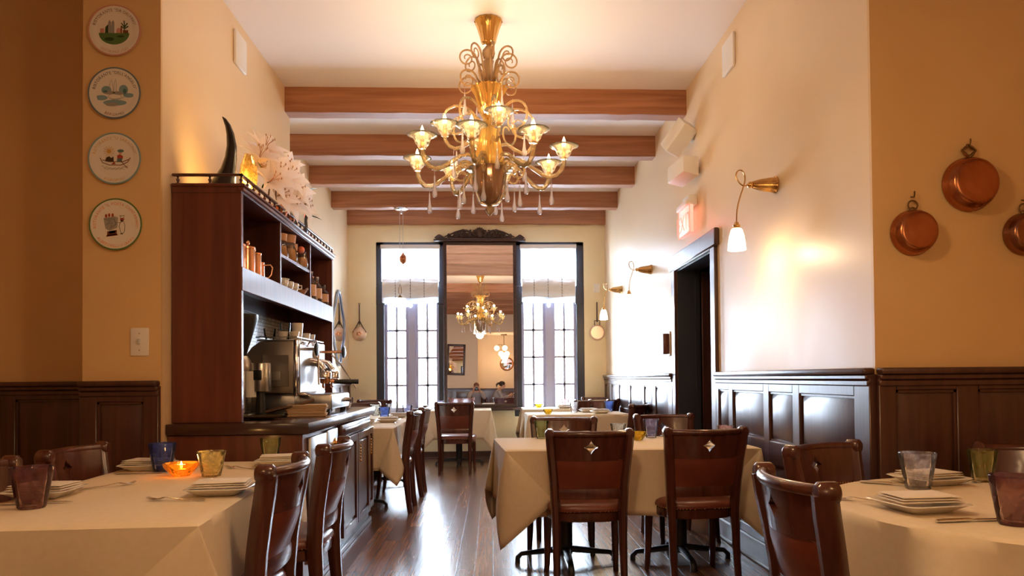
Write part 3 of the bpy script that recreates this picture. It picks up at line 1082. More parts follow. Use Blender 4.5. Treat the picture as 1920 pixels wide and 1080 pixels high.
# ================================================================== espresso hutch and counter
CT = 0.965                                         # worktop height
HX0, HX1, HY0, HY1, HZ = XL + 0.004, -1.385, 4.05, 6.36, 2.295
t = thing('hutch', 'tall dark mahogany hutch with open shelves over the espresso counter', 'hutch', (HX0, HY0, CT))
W, Lh, Hh = HX1 - HX0, HY1 - HY0, HZ - CT
for y in (0.0, Lh - 0.035):
    mb = MB()
    mb.box((0, y, 0), (W, y + 0.035, Hh - 0.05), 0.003, seg=1)
    mb.build('side_panel', 'hutch_wood', t)
mb = MB()
mb.box((0, 0.035, 0.73), (0.018, Lh - 0.035, Hh - 0.05))
mb.build('back_panel', 'mahogany', t)
mb = MB()
mb.box((0.0, -0.012, Hh - 0.018), (W + 0.022, Lh + 0.012, Hh), 0.005, seg=1)
mb.box((0.0, 0.0, Hh - 0.05), (W, Lh, Hh - 0.018))
mb.box((W - 0.02, -0.006, Hh - 0.042), (W + 0.014, Lh + 0.006, Hh - 0.016), 0.005, seg=1)
mb.build('top_board', 'hutch_wood', t)
mb = MB()
mb.box((W - 0.025, 0.004, 0.735), (W + 0.004, Lh - 0.004, 0.868), 0.003, seg=1)
mb.build('fascia', 'hutch_wood', t)
mb = MB()
mb.box((0.018, 0.035, 0.842), (W - 0.02, Lh - 0.035, 0.866))
mb.build('shelf', 'hutch_wood', t)
for y in (4.815 - HY0, 5.60 - HY0):
    mb = MB()
    mb.box((0.018, y - 0.011, 0.866), (W - 0.004, y + 0.011, Hh - 0.05), 0.002, seg=1)
    mb.build('divider', 'mahogany', t)
mb = MB()
mb.box((0.018, 4.826 - HY0, 1.055), (W - 0.008, 5.589 - HY0, 1.078), 0.002, seg=1)
mb.build('shelf', 'hutch_wood', t)
mb = MB()
mb.box((0.0, 0.035, 0.0), (0.012, Lh - 0.035, 0.735))
mb.build('tile_splashback', 'tile', t)
mb = MB()
gz = Hh + 0.052
pth = [(0.03, 0.012, gz), (W - 0.005, 0.012, gz), (W - 0.005, Lh - 0.012, gz)]
mb.box((0.0, 0.002, gz - 0.008), (W + 0.006, 0.024, gz + 0.006), 0.003, seg=1)
mb.box((W - 0.016, 0.002, gz - 0.008), (W + 0.006, Lh - 0.002, gz + 0.006), 0.003, seg=1)
mb.build('gallery_rail', 'mahogany', t)
bal = None
spots = [(0.03, 0.013), (0.205, 0.013), (W - 0.005, 0.013)] + [(W - 0.005, 0.013 + (Lh - 0.026) * k / 22) for k in range(1, 23)]
for x, y in spots:
    if bal is None:
        mb = MB()
        mb.lathe([(0.0, 0), (0.010, 0.0), (0.010, 0.006), (0.005, 0.010), (0.009, 0.020), (0.010, 0.026), (0.004, 0.034), (0.007, 0.040), (0.004, 0.045), (0.0, 0.046)], 8)
        bal = mb.build('baluster', 'mahogany', t)
        bal.location = (x, y, Hh)
    else:
        c = bal.copy()
        COL.objects.link(c)
        c.location = (x, y, Hh)

# ---- base cabinet
BX1, BY0, BY1 = -1.02, 4.0, 6.21
t = thing('base_cabinet', 'low dark cabinet with steel and wooden doors under the espresso counter', 'cabinet', (XL + 0.004, BY0, 0))
W, Lh = BX1 - XL - 0.004, BY1 - BY0
mb = MB()
mb.box((0, 0, 0.08), (W - 0.02, Lh, 0.90), 0.003, seg=1)
mb.build('carcass', 'hutch_wood', t)
mb = MB()
mb.box((0, 0, 0.0), (W - 0.04, Lh, 0.08))
mb.box((W - 0.05, 0, 0.0), (W - 0.015, Lh + 0.005, 0.035), 0.004, seg=1)
mb.build('plinth', 'panel', t)
# steel refrigerator door and steel control panel
mb = MB()
mb.box((W - 0.02, 0.10, 0.16), (W + 0.002, 0.485, 0.875), 0.004)
sd = mb.build('steel_door', 'steel', t)
mb = MB()
mb.tube([(W + 0.002, 0.24, 0.80), (W + 0.03, 0.24, 0.80), (W + 0.03, 0.36, 0.80), (W + 0.002, 0.36, 0.80)], 0.006, 6)
mb.build('handle', 'chrome', sd)
mb = MB()
mb.box((W - 0.02, 0.50, 0.58), (W + 0.006, 0.79, 0.885), 0.006)
cp = mb.build('control_panel', 'steel', t)
mb = MB()
mb.lathe([(0.034, 0), (0.034, 0.008), (0.026, 0.012), (0.0, 0.012)], 18, (W + 0.006, 0.70, 0.79), Matrix.Rotation(radians(90), 4, 'Y'))
mb.lathe([(0.015, 0), (0.017, 0.020), (0.012, 0.032), (0.0, 0.034)], 14, (W + 0.016, 0.70, 0.79), Matrix.Rotation(radians(90), 4, 'Y'))
mb.build('dial', 'brass', cp)
mb = MB()
mb.box((W - 0.02, 0.50, 0.16), (W, 0.79, 0.565), 0.004, seg=1)
mb.build('steel_door', 'steel', t)


def panel_door(y0, y1, z0, z1, x):
    """framed door with a recessed field, facing +X"""
    mb = MB()
    f = 0.055
    mb.box((x - 0.02, y0, z0), (x, y1, z1))
    for a, b, c, d in ((y0, y0 + f, z0, z1), (y1 - f, y1, z0, z1), (y0 + f, y1 - f, z0, z0 + f), (y0 + f, y1 - f, z1 - f, z1)):
        mb.box((x - 0.005, a, c), (x + 0.020, b, d), 0.004, seg=1)
    mb.box((x - 0.005, y0 + f + 0.014, z0 + f + 0.014), (x + 0.010, y1 - f - 0.014, z1 - f - 0.014), 0.008, seg=1)
    return mb


mb = MB()
mb.box((W - 0.02, 0.86, 0.815), (W + 0.022, 1.94, 0.895), 0.010)
mb.box((W - 0.02, 0.90, 0.84), (W + 0.034, 1.90, 0.87), 0.008)
mb.build('drawer', 'mahogany', t)
pulls = []
for (a, b) in ((0.90, 1.42), (1.44, 1.94)):
    dr = panel_door(a, b, 0.13, 0.80, W).build('door', 'mahogany', t)
    mb = MB()
    for q in range(6):
        mb.ball((W + 0.030, a + 0.03, 0.70 - 0.022 * q), (0.007, 0.007, 0.010), 8, 6)
    mb.tube([(W + 0.02, a + 0.03, 0.71), (W + 0.032, a + 0.03, 0.71)], 0.005, 6)
    mb.build('pull', 'brass', dr)
dr = panel_door(1.98, Lh - 0.01, 0.13, 0.80, W - 0.012).build('door', 'mahogany', t)
mb = MB()
for q in range(6):
    mb.ball((W + 0.018, 2.01, 0.70 - 0.022 * q), (0.007, 0.007, 0.010), 8, 6)
mb.build('pull', 'brass', dr)
mb = MB()
mb.box((XL + 0.004, 3.975, CT - 0.062), (-1.0, 6.22, CT - 0.0005), 0.006)
tag(mb.build('worktop', 'stone'), 'polished dark worktop under the espresso machine', 'worktop')

# ---- espresso machine (working side faces the aisle, +X)
t = thing('espresso_machine', 'steel and black espresso machine with cups on top on the counter', 'espresso machine', (-1.29, 4.75, CT))
Lm = 0.74
mb = MB()                                          # hooded body: side outline in x-z, extruded along y
out = [(-0.31, 0.155), (0.0, 0.145), (0.0, 0.49), (-0.22, 0.485), (-0.27, 0.45), (-0.325, 0.375), (-0.33, 0.34)]
mb.prism(out, Lm, Matrix(((1, 0, 0, 0), (0, 0, 1, 0), (0, 1, 0, 0), (0, 0, 0, 1))))
bmesh.ops.bevel(mb.bm, geom=[e for e in mb.bm.edges if len(e.link_faces) == 2 and e.calc_face_angle(0) > 0.4], offset=0.012, segments=2, profile=0.5, affect='EDGES', clamp_overlap=True)
body = mb.build('body', 'dark_steel', t)
mb = MB()
mb.box((-0.20, -0.006, 0.19), (-0.03, 0.004, 0.40), 0.003, seg=1)
mb.build('side_plate', 'dark_steel', body)
mb = MB()
mb.box((-0.15, -0.010, 0.23), (-0.085, -0.004, 0.29), 0.002, seg=1)
mb.build('maker_plate', 'steel', body)
mb = MB()
mb.box((0.0, -0.012, 0.13), (0.030, Lm + 0.012, 0.50), 0.010)
mb.build('front_frame', 'chrome', t)
mb = MB()
mb.box((0.026, 0.02, 0.15), (0.036, Lm - 0.02, 0.47), 0.004, seg=1)
mb.build('front_plate', 'dark_steel', t)
mb = MB()
mb.box((-0.33, 0.10, 0.012), (-0.02, Lm, 0.15), 0.008)
mb.box((-0.04, 0.25, 0.030), (0.19, Lm + 0.12, 0.135), 0.012)
mb.build('drip_tray', 'steel', t)
for p in ((-0.29, 0.14), (0.15, 0.29), (0.15, Lm + 0.08), (-0.29, Lm - 0.04)):
    mb = MB()
    mb.lathe([(0.0, 0), (0.022, 0.0), (0.022, 0.035), (0.0, 0.035)], 12, (p[0], p[1], 0.0005))
    mb.build('foot', 'black', t)
RY = Matrix.Rotation(radians(90), 4, 'Y')
for y in (0.30, 0.56):                             # group heads with portafilters
    mb = MB()
    mb.tube([(0.03, y, 0.36), (0.09, y, 0.35), (0.125, y, 0.30)], [0.030, 0.028, 0.030], 12)
    mb.lathe([(0.0, 0.0), (0.042, 0.0), (0.044, 0.035), (0.036, 0.05), (0.0, 0.05)], 18, (0.135, y, 0.245))
    g = mb.build('group_head', 'chrome', t)
    mb = MB()
    mb.lathe([(0.0, 0.0), (0.034, 0.0), (0.038, 0.035), (0.0, 0.035)], 18, (0.135, y, 0.208))
    mb.tube([(0.165, y, 0.225), (0.20, y + 0.01, 0.222)], 0.009, 8)
    mb.tube([(0.12, y, 0.21), (0.12, y, 0.185), (0.13, y, 0.178)], 0.008, 6)
    pf = mb.build('portafilter', 'bright_copper', t)
    mb = MB()
    mb.tube([(0.195, y + 0.01, 0.222), (0.24, y + 0.02, 0.22), (0.31, y + 0.035, 0.218)], [0.012, 0.016, 0.018], 10)
    mb.build('handle', 'black', pf)
for y, l in ((0.12, 0.09), (0.66, 0.16)):          # steam valves with black knobs
    mb = MB()
    mb.tube([(0.02, y, 0.44), (l + 0.02, y, 0.44)], 0.011, 8)
    v = mb.build('steam_valve', 'bright_copper' if y > 0.5 else 'chrome', t)
    mb = MB()
    mb.lathe([(0.0, -0.012), (0.026, -0.012), (0.044, -0.004), (0.044, 0.006), (0.026, 0.014), (0.0, 0.014)], 16, (l + 0.03, y, 0.44), RY)
    mb.build('knob', 'black', v)
mb = MB()
mb.tube([(0.04, 0.20, 0.46), (0.06, 0.19, 0.50), (0.10, 0.18, 0.50), (0.12, 0.17, 0.45), (0.12, 0.165, 0.28), (0.125, 0.16, 0.20)], 0.006, 8)
mb.build('steam_wand', 'chrome', t)
mb = MB()
mb.tube([(0.10, 0.66, 0.42), (0.17, 0.68, 0.34), (0.27, 0.72, 0.17)], 0.006, 8)
mb.build('steam_wand', 'chrome', t)
mb = MB()
mb.lathe([(0.0, 0.0), (0.04, 0.0), (0.04, 0.02), (0.0, 0.02)], 18, (0.036, 0.44, 0.41), RY)
mb.build('pressure_gauge', 'white_plastic', t)
mb = MB()
mb.lathe([(0.0, 0.0), (0.018, 0.0), (0.016, 0.05), (0.0, 0.055)], 12, (0.185, 0.72, 0.085), RY)
mb.tube([(0.235, 0.72, 0.10), (0.235, 0.72, 0.06)], 0.012, 8)
mb.build('tap', 'chrome', t)
mb = MB()
mb.box((-0.24, 0.01, 0.490), (0.02, Lm - 0.01, 0.500), 0.003, seg=1)
mb.tube([(-0.24, 0.0, 0.515), (0.02, 0.0, 0.515), (0.02, Lm, 0.515), (-0.24, Lm, 0.515)], 0.005, 6, closed=True)
mb.build('cup_tray', 'steel', t)


# cups and glasses warming on the machine
def small_cup(loc, r, h, material, label, group='cups warming on the espresso machine', name='cup'):
    mb = MB()
    mb.lathe([(0.0, 0.0), (r * 0.62, 0.0), (r * 0.85, h * 0.35), (r, h), (r * 0.93, h), (r * 0.78, h * 0.35), (r * 0.5, h * 0.08), (0.0, h * 0.08)], 16)
    o = mb.build(name, material)
    o.location = loc
    return tag(o, label, 'cup', group)


cl = 'small cup warming on top of the espresso machine'
z = CT + 0.5005
small_cup((-1.47, 4.84, z), 0.042, 0.075, 'clear_glass', 'clear glass at the rear corner of the espresso machine top')
small_cup((-1.38, 4.83, z), 0.034, 0.055, 'china', 'tan lit white cup nearest the dining tables on the machine top, upright')
small_cup((-1.31, 4.84, z), 0.034, 0.055, 'china', 'white cup at the near front corner of the machine top')
small_cup((-1.40, 4.95, z), 0.036, 0.12, 'clear_glass', 'tall clear glass behind the front cups on the machine top')
small_cup((-1.32, 4.96, z), 0.038, 0.12, 'china', 'tallest white cup on the machine top')
small_cup((-1.38, 5.10, z), 0.036, 0.06, 'china', 'white cup in the middle of the machine top')
small_cup((-1.31, 5.12, z), 0.036, 0.06, 'china', 'white cup at the front edge, middle of the machine top')
small_cup((-1.31, 5.26, z), 0.036, 0.06, 'china', 'white cup at the front edge, far end of the machine top')

# ---- coffee grinder by the near panel
t = thing('coffee_grinder', 'coffee grinder with a black funnel hopper beside the espresso machine', 'coffee grinder', (-1.565, 4.56, CT))
mb = MB()
mb.box((-0.09, -0.11, 0.0), (0.09, 0.11, 0.03), 0.008)
mb.box((-0.06, -0.07, 0.03), (0.05, 0.07, 0.30), 0.015)
mb.lathe([(0.0, 0.29), (0.065, 0.29), (0.07, 0.32), (0.06, 0.36), (0.045, 0.385), (0.0, 0.385)], 20)
mb.build('body', 'steel', t)
mb = MB()
mb.lathe([(0.035, 0.385), (0.04, 0.41), (0.105, 0.62), (0.105, 0.645), (0.0, 0.65)], 24)
mb.build('hopper', 'black', t)
mb = MB()
mb.lathe([(0.0, 0.13), (0.046, 0.13), (0.046, 0.29), (0.0, 0.29)], 20, (0.05, 0.0, 0.0))
mb.build('doser', 'white_plastic', t)

# steel cylinder with a dark window, standing before the machine
t = thing('steel_canister', 'brushed steel cylinder with a square dark window before the espresso machine', 'canister', (-1.455, 4.60, CT))
mb = MB()
mb.lathe([(0.0, 0.165), (0.062, 0.165), (0.064, 0.172), (0.064, 0.333), (0.060, 0.342), (0.0, 0.342)], 28)
mb.build('drum', 'steel', t)
mb = MB()
mb.box((-0.026, -0.068, 0.235), (0.026, -0.055, 0.298), 0.006)
mb.build('window', 'black', t)
mb = MB()
mb.lathe([(0.0, 0.0), (0.06, 0.0), (0.06, 0.012), (0.03, 0.03), (0.025, 0.165), (0.0, 0.165)], 18)
mb.build('pedestal', 'black', t)

# tamper, saucer, peel, napkins on the worktop
t = thing('coffee_tamper', 'coffee tamper with a round dark red wooden knob on the worktop', 'tamper', (-1.47, 4.27, CT))
mb = MB()
mb.lathe([(0.0, 0.0), (0.028, 0.0), (0.028, 0.014), (0.012, 0.022), (0.0, 0.022)], 18)
mb.build('base', 'chrome', t)
mb = MB()
mb.lathe([(0.012, 0.022), (0.014, 0.045), (0.022, 0.062), (0.024, 0.078), (0.016, 0.092), (0.0, 0.095)], 16)
mb.build('handle', 'leather', t)
mb = MB()
mb.lathe([(0.0, 0.0), (0.06, 0.0), (0.115, 0.018), (0.118, 0.022), (0.06, 0.008), (0.0, 0.007)], 28)
o = mb.build('saucer', 'old_brass')
o.location = (-1.375, 4.36, CT)
tag(o, 'shallow brown metal dish beside the coffee tamper', 'dish')
t = thing('wooden_peel', 'long dark wooden paddle leaning on a folded dark cloth on the worktop', 'wooden paddle', (-1.30, 4.62, CT))
mb = MB()
mb.tube([(-0.13, 0.0, 0.030), (-0.05, 0.0, 0.052), (0.03, 0.02, 0.068)], [0.020, 0.022, 0.014], 10, squash=(1.6, 0.6))
mb.build('blade', 'wood_spoon', t)
mb = MB()
mb.tube([(0.03, 0.02, 0.068), (0.09, 0.05, 0.085), (0.15, 0.09, 0.105)], [0.011, 0.010, 0.012], 8)
mb.build('handle', 'wood_spoon', t)
mb = MB()
mb.box((-1.43, 4.58, CT), (-1.30, 4.72, CT + 0.028), 0.010)
tag(mb.build('folded_cloth', 'black'), 'folded black cloth under the wooden paddle on the worktop', 'cloth')


def folded(name, label, loc, size, n, th, material, rot=0.0, group=None, cat='napkin'):
    """stack of n folded napkins: one thing per napkin"""
    rnd = random.Random(int(loc[0] * 1000 + loc[1] * 777))
    for k in range(n):
        mb = MB()
        w, d = size
        lay = 2
        for q in range(lay):
            z0 = q * th / lay
            mb.box((-w / 2 + rnd.uniform(0, 0.008), -d / 2 + rnd.uniform(0, 0.006), z0 + 0.0004), (w / 2 - rnd.uniform(0, 0.010), d / 2, z0 + th / lay - 0.0004), 0.0044, seg=3)
        o = mb.build(name, material)
        o.location = (loc[0] + rnd.uniform(-0.006, 0.006), loc[1] + rnd.uniform(-0.006, 0.006), loc[2] + k * th)
        o.rotation_euler = (0, 0, rot + rnd.uniform(-0.05, 0.05))
        words = {0: 'lowest', n - 1: 'topmost'}
        tag(o, label % words.get(k, ('second from bottom', 'third from bottom', 'fourth from bottom')[min(k - 1, 2)]), cat, group)


folded('folded_napkin', '%s tan folded napkin in the stack at the counter edge, before the machine', (-1.19, 4.72, CT), (0.25, 0.17), 4, 0.019, 'linen_tan', 0.15, 'tan napkins stacked at the counter edge')
folded('folded_napkin', '%s tan napkin in the small stack at the far counter end', (-1.22, 5.98, CT), (0.12, 0.15), 3, 0.016, 'linen_tan', 0.1, 'tan napkins at the far end of the counter')

# ---- what stands in the upper shelves
SZ = CT + 0.8665


def canister(loc, r, h, material, label, knob=True, group='copper canisters on the hutch shelf'):
    t = thing('canister', label, 'canister', loc, 0, group)
    mb = MB()
    mb.lathe([(0.0, 0.0), (r, 0.0), (r, h * 0.72), (r * 0.98, h * 0.74), (0.0, h * 0.74)], 20)
    mb.build('body', material, t)
    mb = MB()
    mb.lathe([(0.0, h * 0.741), (r * 1.04, h * 0.741), (r * 1.04, h * 0.80), (r * 0.6, h * 0.86), (0.0, h * 0.87)], 20)
    if knob:
        mb.ball((0, 0, h * 0.93), h * 0.085, 12, 8)
    mb.build('lid', material, t)
    return t


canister((-1.475, 4.235, SZ), 0.048, 0.20, 'bright_copper', 'copper canister nearest the hutch side panel, on the upper shelf')
canister((-1.45, 4.335, SZ), 0.046, 0.20, 'bright_copper', 'taller copper canister with a round knob, second from the side panel')
canister((-1.45, 4.455, SZ), 0.046, 0.18, 'bright_copper', 'copper canister with a round knob, third from the side panel')
canister((-1.52, 4.55, SZ), 0.040, 0.125, 'bright_copper', 'small copper canister just behind the copper mug')
t = thing('copper_mug', 'copper mug with a large squared handle on the upper hutch shelf', 'mug', (-1.455, 4.655, SZ))
t.location = (-1.455, 4.565, SZ)
mb = MB()
mb.lathe([(0.0, 0.0), (0.038, 0.0), (0.036, 0.105), (0.033, 0.105), (0.034, 0.008), (0.0, 0.008)], 18)
mb.build('body', 'bright_copper', t)
mb = MB()
mb.tube([(0.034, 0.004, 0.088), (0.070, 0.012, 0.092), (0.082, 0.014, 0.075), (0.076, 0.014, 0.03), (0.058, 0.012, 0.010), (0.036, 0.004, 0.012)], 0.005, 6)
mb.build('handle', 'bright_copper', t)


def preserve_jar(loc, s, label, lid):
    t = thing('preserve_jar', label, 'jar', loc, 0, 'stoppered jars on the middle hutch shelf')
    mb = MB()
    mb.lathe([(0.0, 0.0), (0.055 * s, 0.0), (0.058 * s, 0.02 * s), (0.05 * s, 0.08 * s), (0.040 * s, 0.10 * s), (0.042 * s, 0.13 * s)], 18)
    mb.build('body', 'clear_glass', t)
    mb = MB()
    mb.lathe([(0.0, 0.004), (0.050 * s, 0.004), (0.053 * s, 0.02 * s), (0.045 * s, 0.078 * s), (0.0, 0.08 * s)], 18)
    mb.build('contents', 'jar_fill', t)
    mb = MB()
    if lid == 'cork':
        mb.lathe([(0.0, 0.115 * s), (0.045 * s, 0.115 * s), (0.050 * s, 0.165 * s), (0.0, 0.17 * s)], 16)
    else:
        mb.ball((0, 0, 0.148 * s), 0.030 * s, 12, 8)
    mb.build('stopper', 'cork' if lid == 'cork' else 'pink_lid', t)


MZ = CT + 1.0785
preserve_jar((-1.46, 4.90, MZ), 0.9, 'jar with a round coral stopper next to the first divider', 'ball')
preserve_jar((-1.455, 5.02, MZ), 1.0, 'slim corked jar second along the middle shelf', 'cork')
preserve_jar((-1.45, 5.20, MZ), 1.15, 'fat jar with a wide cork in the middle of its shelf', 'cork')
preserve_jar((-1.47, 5.36, MZ), 0.95, 'corked jar half hidden behind the last coral-topped jar', 'cork')
preserve_jar((-1.425, 5.46, MZ), 0.9, 'jar with a coral ball stopper at the far end of its shelf', 'ball')

for k, (x, y, lab) in enumerate(((-1.44, 4.90, 'small cup nearest the divider on the low middle shelf'), (-1.425, 5.00, 'second small cup on the low middle shelf'),
                                 (-1.415, 5.10, 'third small cup on the low middle shelf'), (-1.41, 5.21, 'fourth small cup, before the saucer stack'))):
    t = thing('espresso_cup', lab, 'cup', (x, y, SZ), 0, 'espresso cups on the low middle shelf')
    mb = MB()
    mb.lathe([(0.0, 0.0), (0.022, 0.0), (0.030, 0.02), (0.034, 0.055), (0.031, 0.055), (0.027, 0.02), (0.0, 0.008)], 14)
    mb.build('body', 'china', t)
    mb = MB()
    mb.tube([(0.030, 0.010, 0.045), (0.05, 0.016, 0.045), (0.05, 0.016, 0.022), (0.028, 0.010, 0.018)], 0.0045, 6)
    mb.build('handle', 'china', t)
for k in range(6):
    mb = MB()
    mb.lathe([(0.0, 0.0), (0.05, 0.0), (0.078, 0.012), (0.078, 0.016), (0.05, 0.006), (0.0, 0.006)], 20)
    o = mb.build('saucer', 'china')
    o.location = (-1.53, 5.24, SZ + 0.016 * k)
    tag(o, 'white saucer in the low stack behind the espresso cups, %s' % ('lowest', 'second from bottom', 'third from bottom', 'fourth from bottom', 'fifth from bottom', 'topmost')[k], 'saucer', 'saucers stacked in the hutch')
t = thing('sugar_bowl', 'little open brown bowl with steel spoons at the end of the low middle shelf', 'bowl', (-1.425, 5.42, SZ))
mb = MB()
mb.lathe([(0.0, 0.0), (0.03, 0.0), (0.055, 0.035), (0.052, 0.035), (0.028, 0.008), (0.0, 0.008)], 18)
mb.build('body', 'cork', t)
mb = MB()
mb.tube([(0.0, 0.0, 0.012), (0.03, 0.05, 0.05), (0.04, 0.07, 0.055)], [0.004, 0.004, 0.010], 6)
mb.build('spoon', 'silver', t)


def bottle(loc, h, r, label, cap):
    t = thing('bottle', label, 'bottle', loc, 0, 'spirit bottles at the far end of the hutch')
    mb = MB()
    mb.lathe([(0.0, 0.0), (r, 0.0), (r, h * 0.58), (r * 0.85, h * 0.66), (r * 0.36, h * 0.76), (r * 0.36, h * 0.93), (r * 0.44, h * 0.94), (r * 0.44, h * 0.965)], 18)
    mb.build('body', 'dark_spirit', t)
    mb = MB()
    mb.lathe([(r * 1.012, h * 0.16), (r * 1.014, h * 0.17), (r * 1.014, h * 0.54), (r * 1.012, h * 0.55)], 12, a0=-1.6, a1=0.6)
    mb.build('label', 'label_paper', t)
    mb = MB()
    mb.lathe([(0.0, h * 0.93), (r * 0.40, h * 0.93), (r * 0.42, h), (0.0, h)], 12)
    mb.build('cap', cap, t)


bottle((-1.47, 5.68, SZ), 0.25, 0.034, 'tall spirit bottle just past the second divider', 'steel')
bottle((-1.445, 5.83, SZ), 0.235, 0.042, 'spirit bottle with a pale label and silver neck, second past the divider', 'chrome')
bottle((-1.435, 5.99, SZ), 0.215, 0.040, 'spirit bottle with a pale label, third past the divider', 'steel')
bottle((-1.50, 6.10, SZ), 0.235, 0.034, 'spirit bottle with a copper cap, standing at the back', 'bright_copper')
bottle((-1.43, 6.20, SZ), 0.175, 0.042, 'short spirit bottle at the far end panel of the hutch', 'black')

# ---- on top of the hutch
t = thing('black_horn', 'tall curved black horn standing on top of the hutch', 'horn', (-1.565, 4.25, HZ))
pp = [(0.0, 0.0), (0.005, 0.03), (0.022, 0.075), (0.038, 0.13), (0.052, 0.20), (0.058, 0.27), (0.050, 0.34), (0.036, 0.39), (0.018, 0.425), (0.004, 0.443)]
rr = [0.078, 0.073, 0.057, 0.043, 0.033, 0.028, 0.022, 0.016, 0.010, 0.002]
mb = MB()
mb.tube([(x, 0, z + 0.004) for x, z in pp], rr, 20)
mb.build('horn', 'horn', t)
mb = MB()
mb.lathe([(0.0, 0.0), (0.086, 0.0), (0.086, 0.012), (0.078, 0.02), (0.0, 0.02)], 24)
mb.build('base', 'black', t)
t = thing('amber_lamp', 'glowing amber glass lamp behind the black horn on the hutch', 'lamp', (-1.46, 4.40, HZ))
mb = MB()
mb.lathe([(0.0, 0.0), (0.04, 0.0), (0.045, 0.010), (0.02, 0.02), (0.0, 0.022)], 18)
mb.build('base', 'old_brass', t)
mb = MB()
mb.lathe([(0.02, 0.02), (0.045, 0.07), (0.052, 0.14), (0.046, 0.20), (0.030, 0.25), (0.024, 0.27)], 24, ribs=10, rib_amp=0.05)
mb.build('shade', glass_mat('amber_lamp_glass', (1.0, 0.78, 0.35), (1, 1, 1), 0.05, (1.0, 0.7, 0.2), 0.35, swirl=30), t)
mb = MB()
mb.ball((0, 0, 0.09), (0.016, 0.016, 0.028), 12, 8)
mb.build('bulb', 'bulb', t)
light('amber_lamp_light', 'POINT', (-0.02, -0.06, 0.10), 5.0, (1.0, 0.60, 0.18), 0.03, parent=t)
mb = MB()
mb.box((-1.68, 4.30, HZ), (-1.62, 4.36, HZ + 0.035), 0.003, seg=1)
tag(mb.build('small_box', 'linen_tan'), 'small pale box behind the rail at the near end of the hutch top', 'box')

# lilies
t = thing('lily_bouquet', 'large bouquet of pale pink-white lilies on top of the hutch', 'flowers', (-1.46, 5.12, HZ + 0.02))


def petal_grid(mb, base, direction, upv, length, width, curl):
    d = Vector(direction).normalized()
    u = (Vector(upv) - d * Vector(upv).dot(d)).normalized()
    s = d.cross(u)

    def fn(a, b):
        w = width * sin(pi * min(0.98, 0.08 + 0.92 * b) ** 0.8) * (a - 0.5)
        lift = curl * b * b
        return Vector(base) + d * (length * b * (1 - 0.25 * b * abs(curl) * 4)) + s * w + u * (-lift + 0.18 * width * abs(2 * a - 1) * sin(pi * b))
    mb.grid(fn, 4, 7)


rnd = random.Random(3)
heads = [((0.02, -0.60, 0.24), (0.5, -0.5, 0.9), 0.17), ((0.00, -0.46, 0.34), (0.6, -0.4, 0.8), 0.19), ((0.04, -0.34, 0.22), (0.8, -0.6, 0.5), 0.19), ((0.05, -0.18, 0.26), (0.9, -0.5, 0.3), 0.19),
         ((0.05, -0.50, 0.14), (0.9, -0.7, 0.3), 0.17), ((0.06, -0.04, 0.20), (0.9, -0.5, 0.4), 0.19), ((0.07, 0.10, 0.14), (1.0, -0.3, 0.1), 0.18), ((-0.04, -0.25, 0.36), (0.3, -0.5, 0.9), 0.17),
         ((0.05, -0.32, 0.10), (1, -0.7, 0.1), 0.16), ((0.02, -0.10, 0.34), (0.6, -0.6, 0.6), 0.17), ((0.06, -0.12, 0.11), (1, -0.6, 0.0), 0.17), ((-0.02, -0.42, 0.24), (0.5, -0.9, 0.3), 0.17), ((0.0, 0.06, 0.26), (0.8, -0.2, 0.6), 0.17)]
for (p, d, L) in heads:
    d = Vector(d).normalized()
    a = d.orthogonal().normalized()
    b = d.cross(a)
    mb = MB()
    for k in range(6):
        ang = 2 * pi * k / 6 + rnd.uniform(-0.1, 0.1)
        o = a * cos(ang) + b * sin(ang)
        petal_grid(mb, Vector(p), d * 0.75 + o * 0.75, d, L, L * 0.56, L * 0.30)
    fl = mb.build('flower', 'lily', t)
    mb = MB()
    for k in range(5):
        ang = 2 * pi * k / 5
        o = a * cos(ang) + b * sin(ang)
        e = Vector(p) + d * L * 0.62 + o * L * 0.16
        mb.tube([Vector(p), Vector(p) + d * L * 0.4 + o * L * 0.05, e], 0.0016, 5)
        mb.ball(e, (0.004, 0.004, 0.009), 6, 4)
    mb.build('stamens', 'cork', fl)
for (p, d, L) in (((0.06, 0.14, 0.24), (0.1, 0.1, 1.0), 0.15), ((0.06, 0.16, 0.23), (0.9, 0.4, 0.7), 0.17), ((0.05, 0.02, 0.12), (0.7, -0.6, 0.5), 0.16), ((0.06, 0.10, 0.09), (0.6, -0.3, 0.5), 0.14),
                  ((0.08, 0.24, 0.10), (1.0, 0.3, 0.0), 0.14), ((0.02, -0.52, 0.10), (0.6, -0.6, 0.4), 0.10), ((0.04, 0.18, 0.20), (0.9, 0.0, 0.5), 0.13)):
    mb = MB()
    petal_grid(mb, p, d, (0, -0.3, 1), L, L * 0.32, L * 0.2)
    mb.build('leaf', 'leaf', t)
mb = MB()
for (p, d, L) in heads:
    mb.tube([(0.02, 0.26, 0.03), ((p[0] + 0.02) / 2, (p[1] + 0.22) / 2, 0.07 + p[2] * 0.3), p], 0.004, 6)
mb.build('stems', 'stem_green', t)
for pts in (((0.05, -0.50, 0.05), (0.06, -0.47, 0.20), (0.02, -0.50, 0.36)), ((0.06, -0.38, 0.02), (0.07, -0.40, 0.18), (0.02, -0.46, 0.38)), ((0.05, -0.22, 0.02), (0.07, -0.22, 0.12), (0.04, -0.26, 0.22))):
    mb = MB()
    mb.tube(pts, [0.006, 0.004, 0.002], 6)
    mb.build('twig', 'wood_spoon', t)
mb = MB()
mb.lathe([(0.0, 0.0), (0.07, 0.0), (0.075, 0.02), (0.068, 0.10), (0.085, 0.18), (0.083, 0.18), (0.065, 0.10), (0.070, 0.022), (0.0, 0.012)], 24)
o = mb.build('glass_vase', 'clear_glass')
o.location = (-1.44, 5.43, HZ)
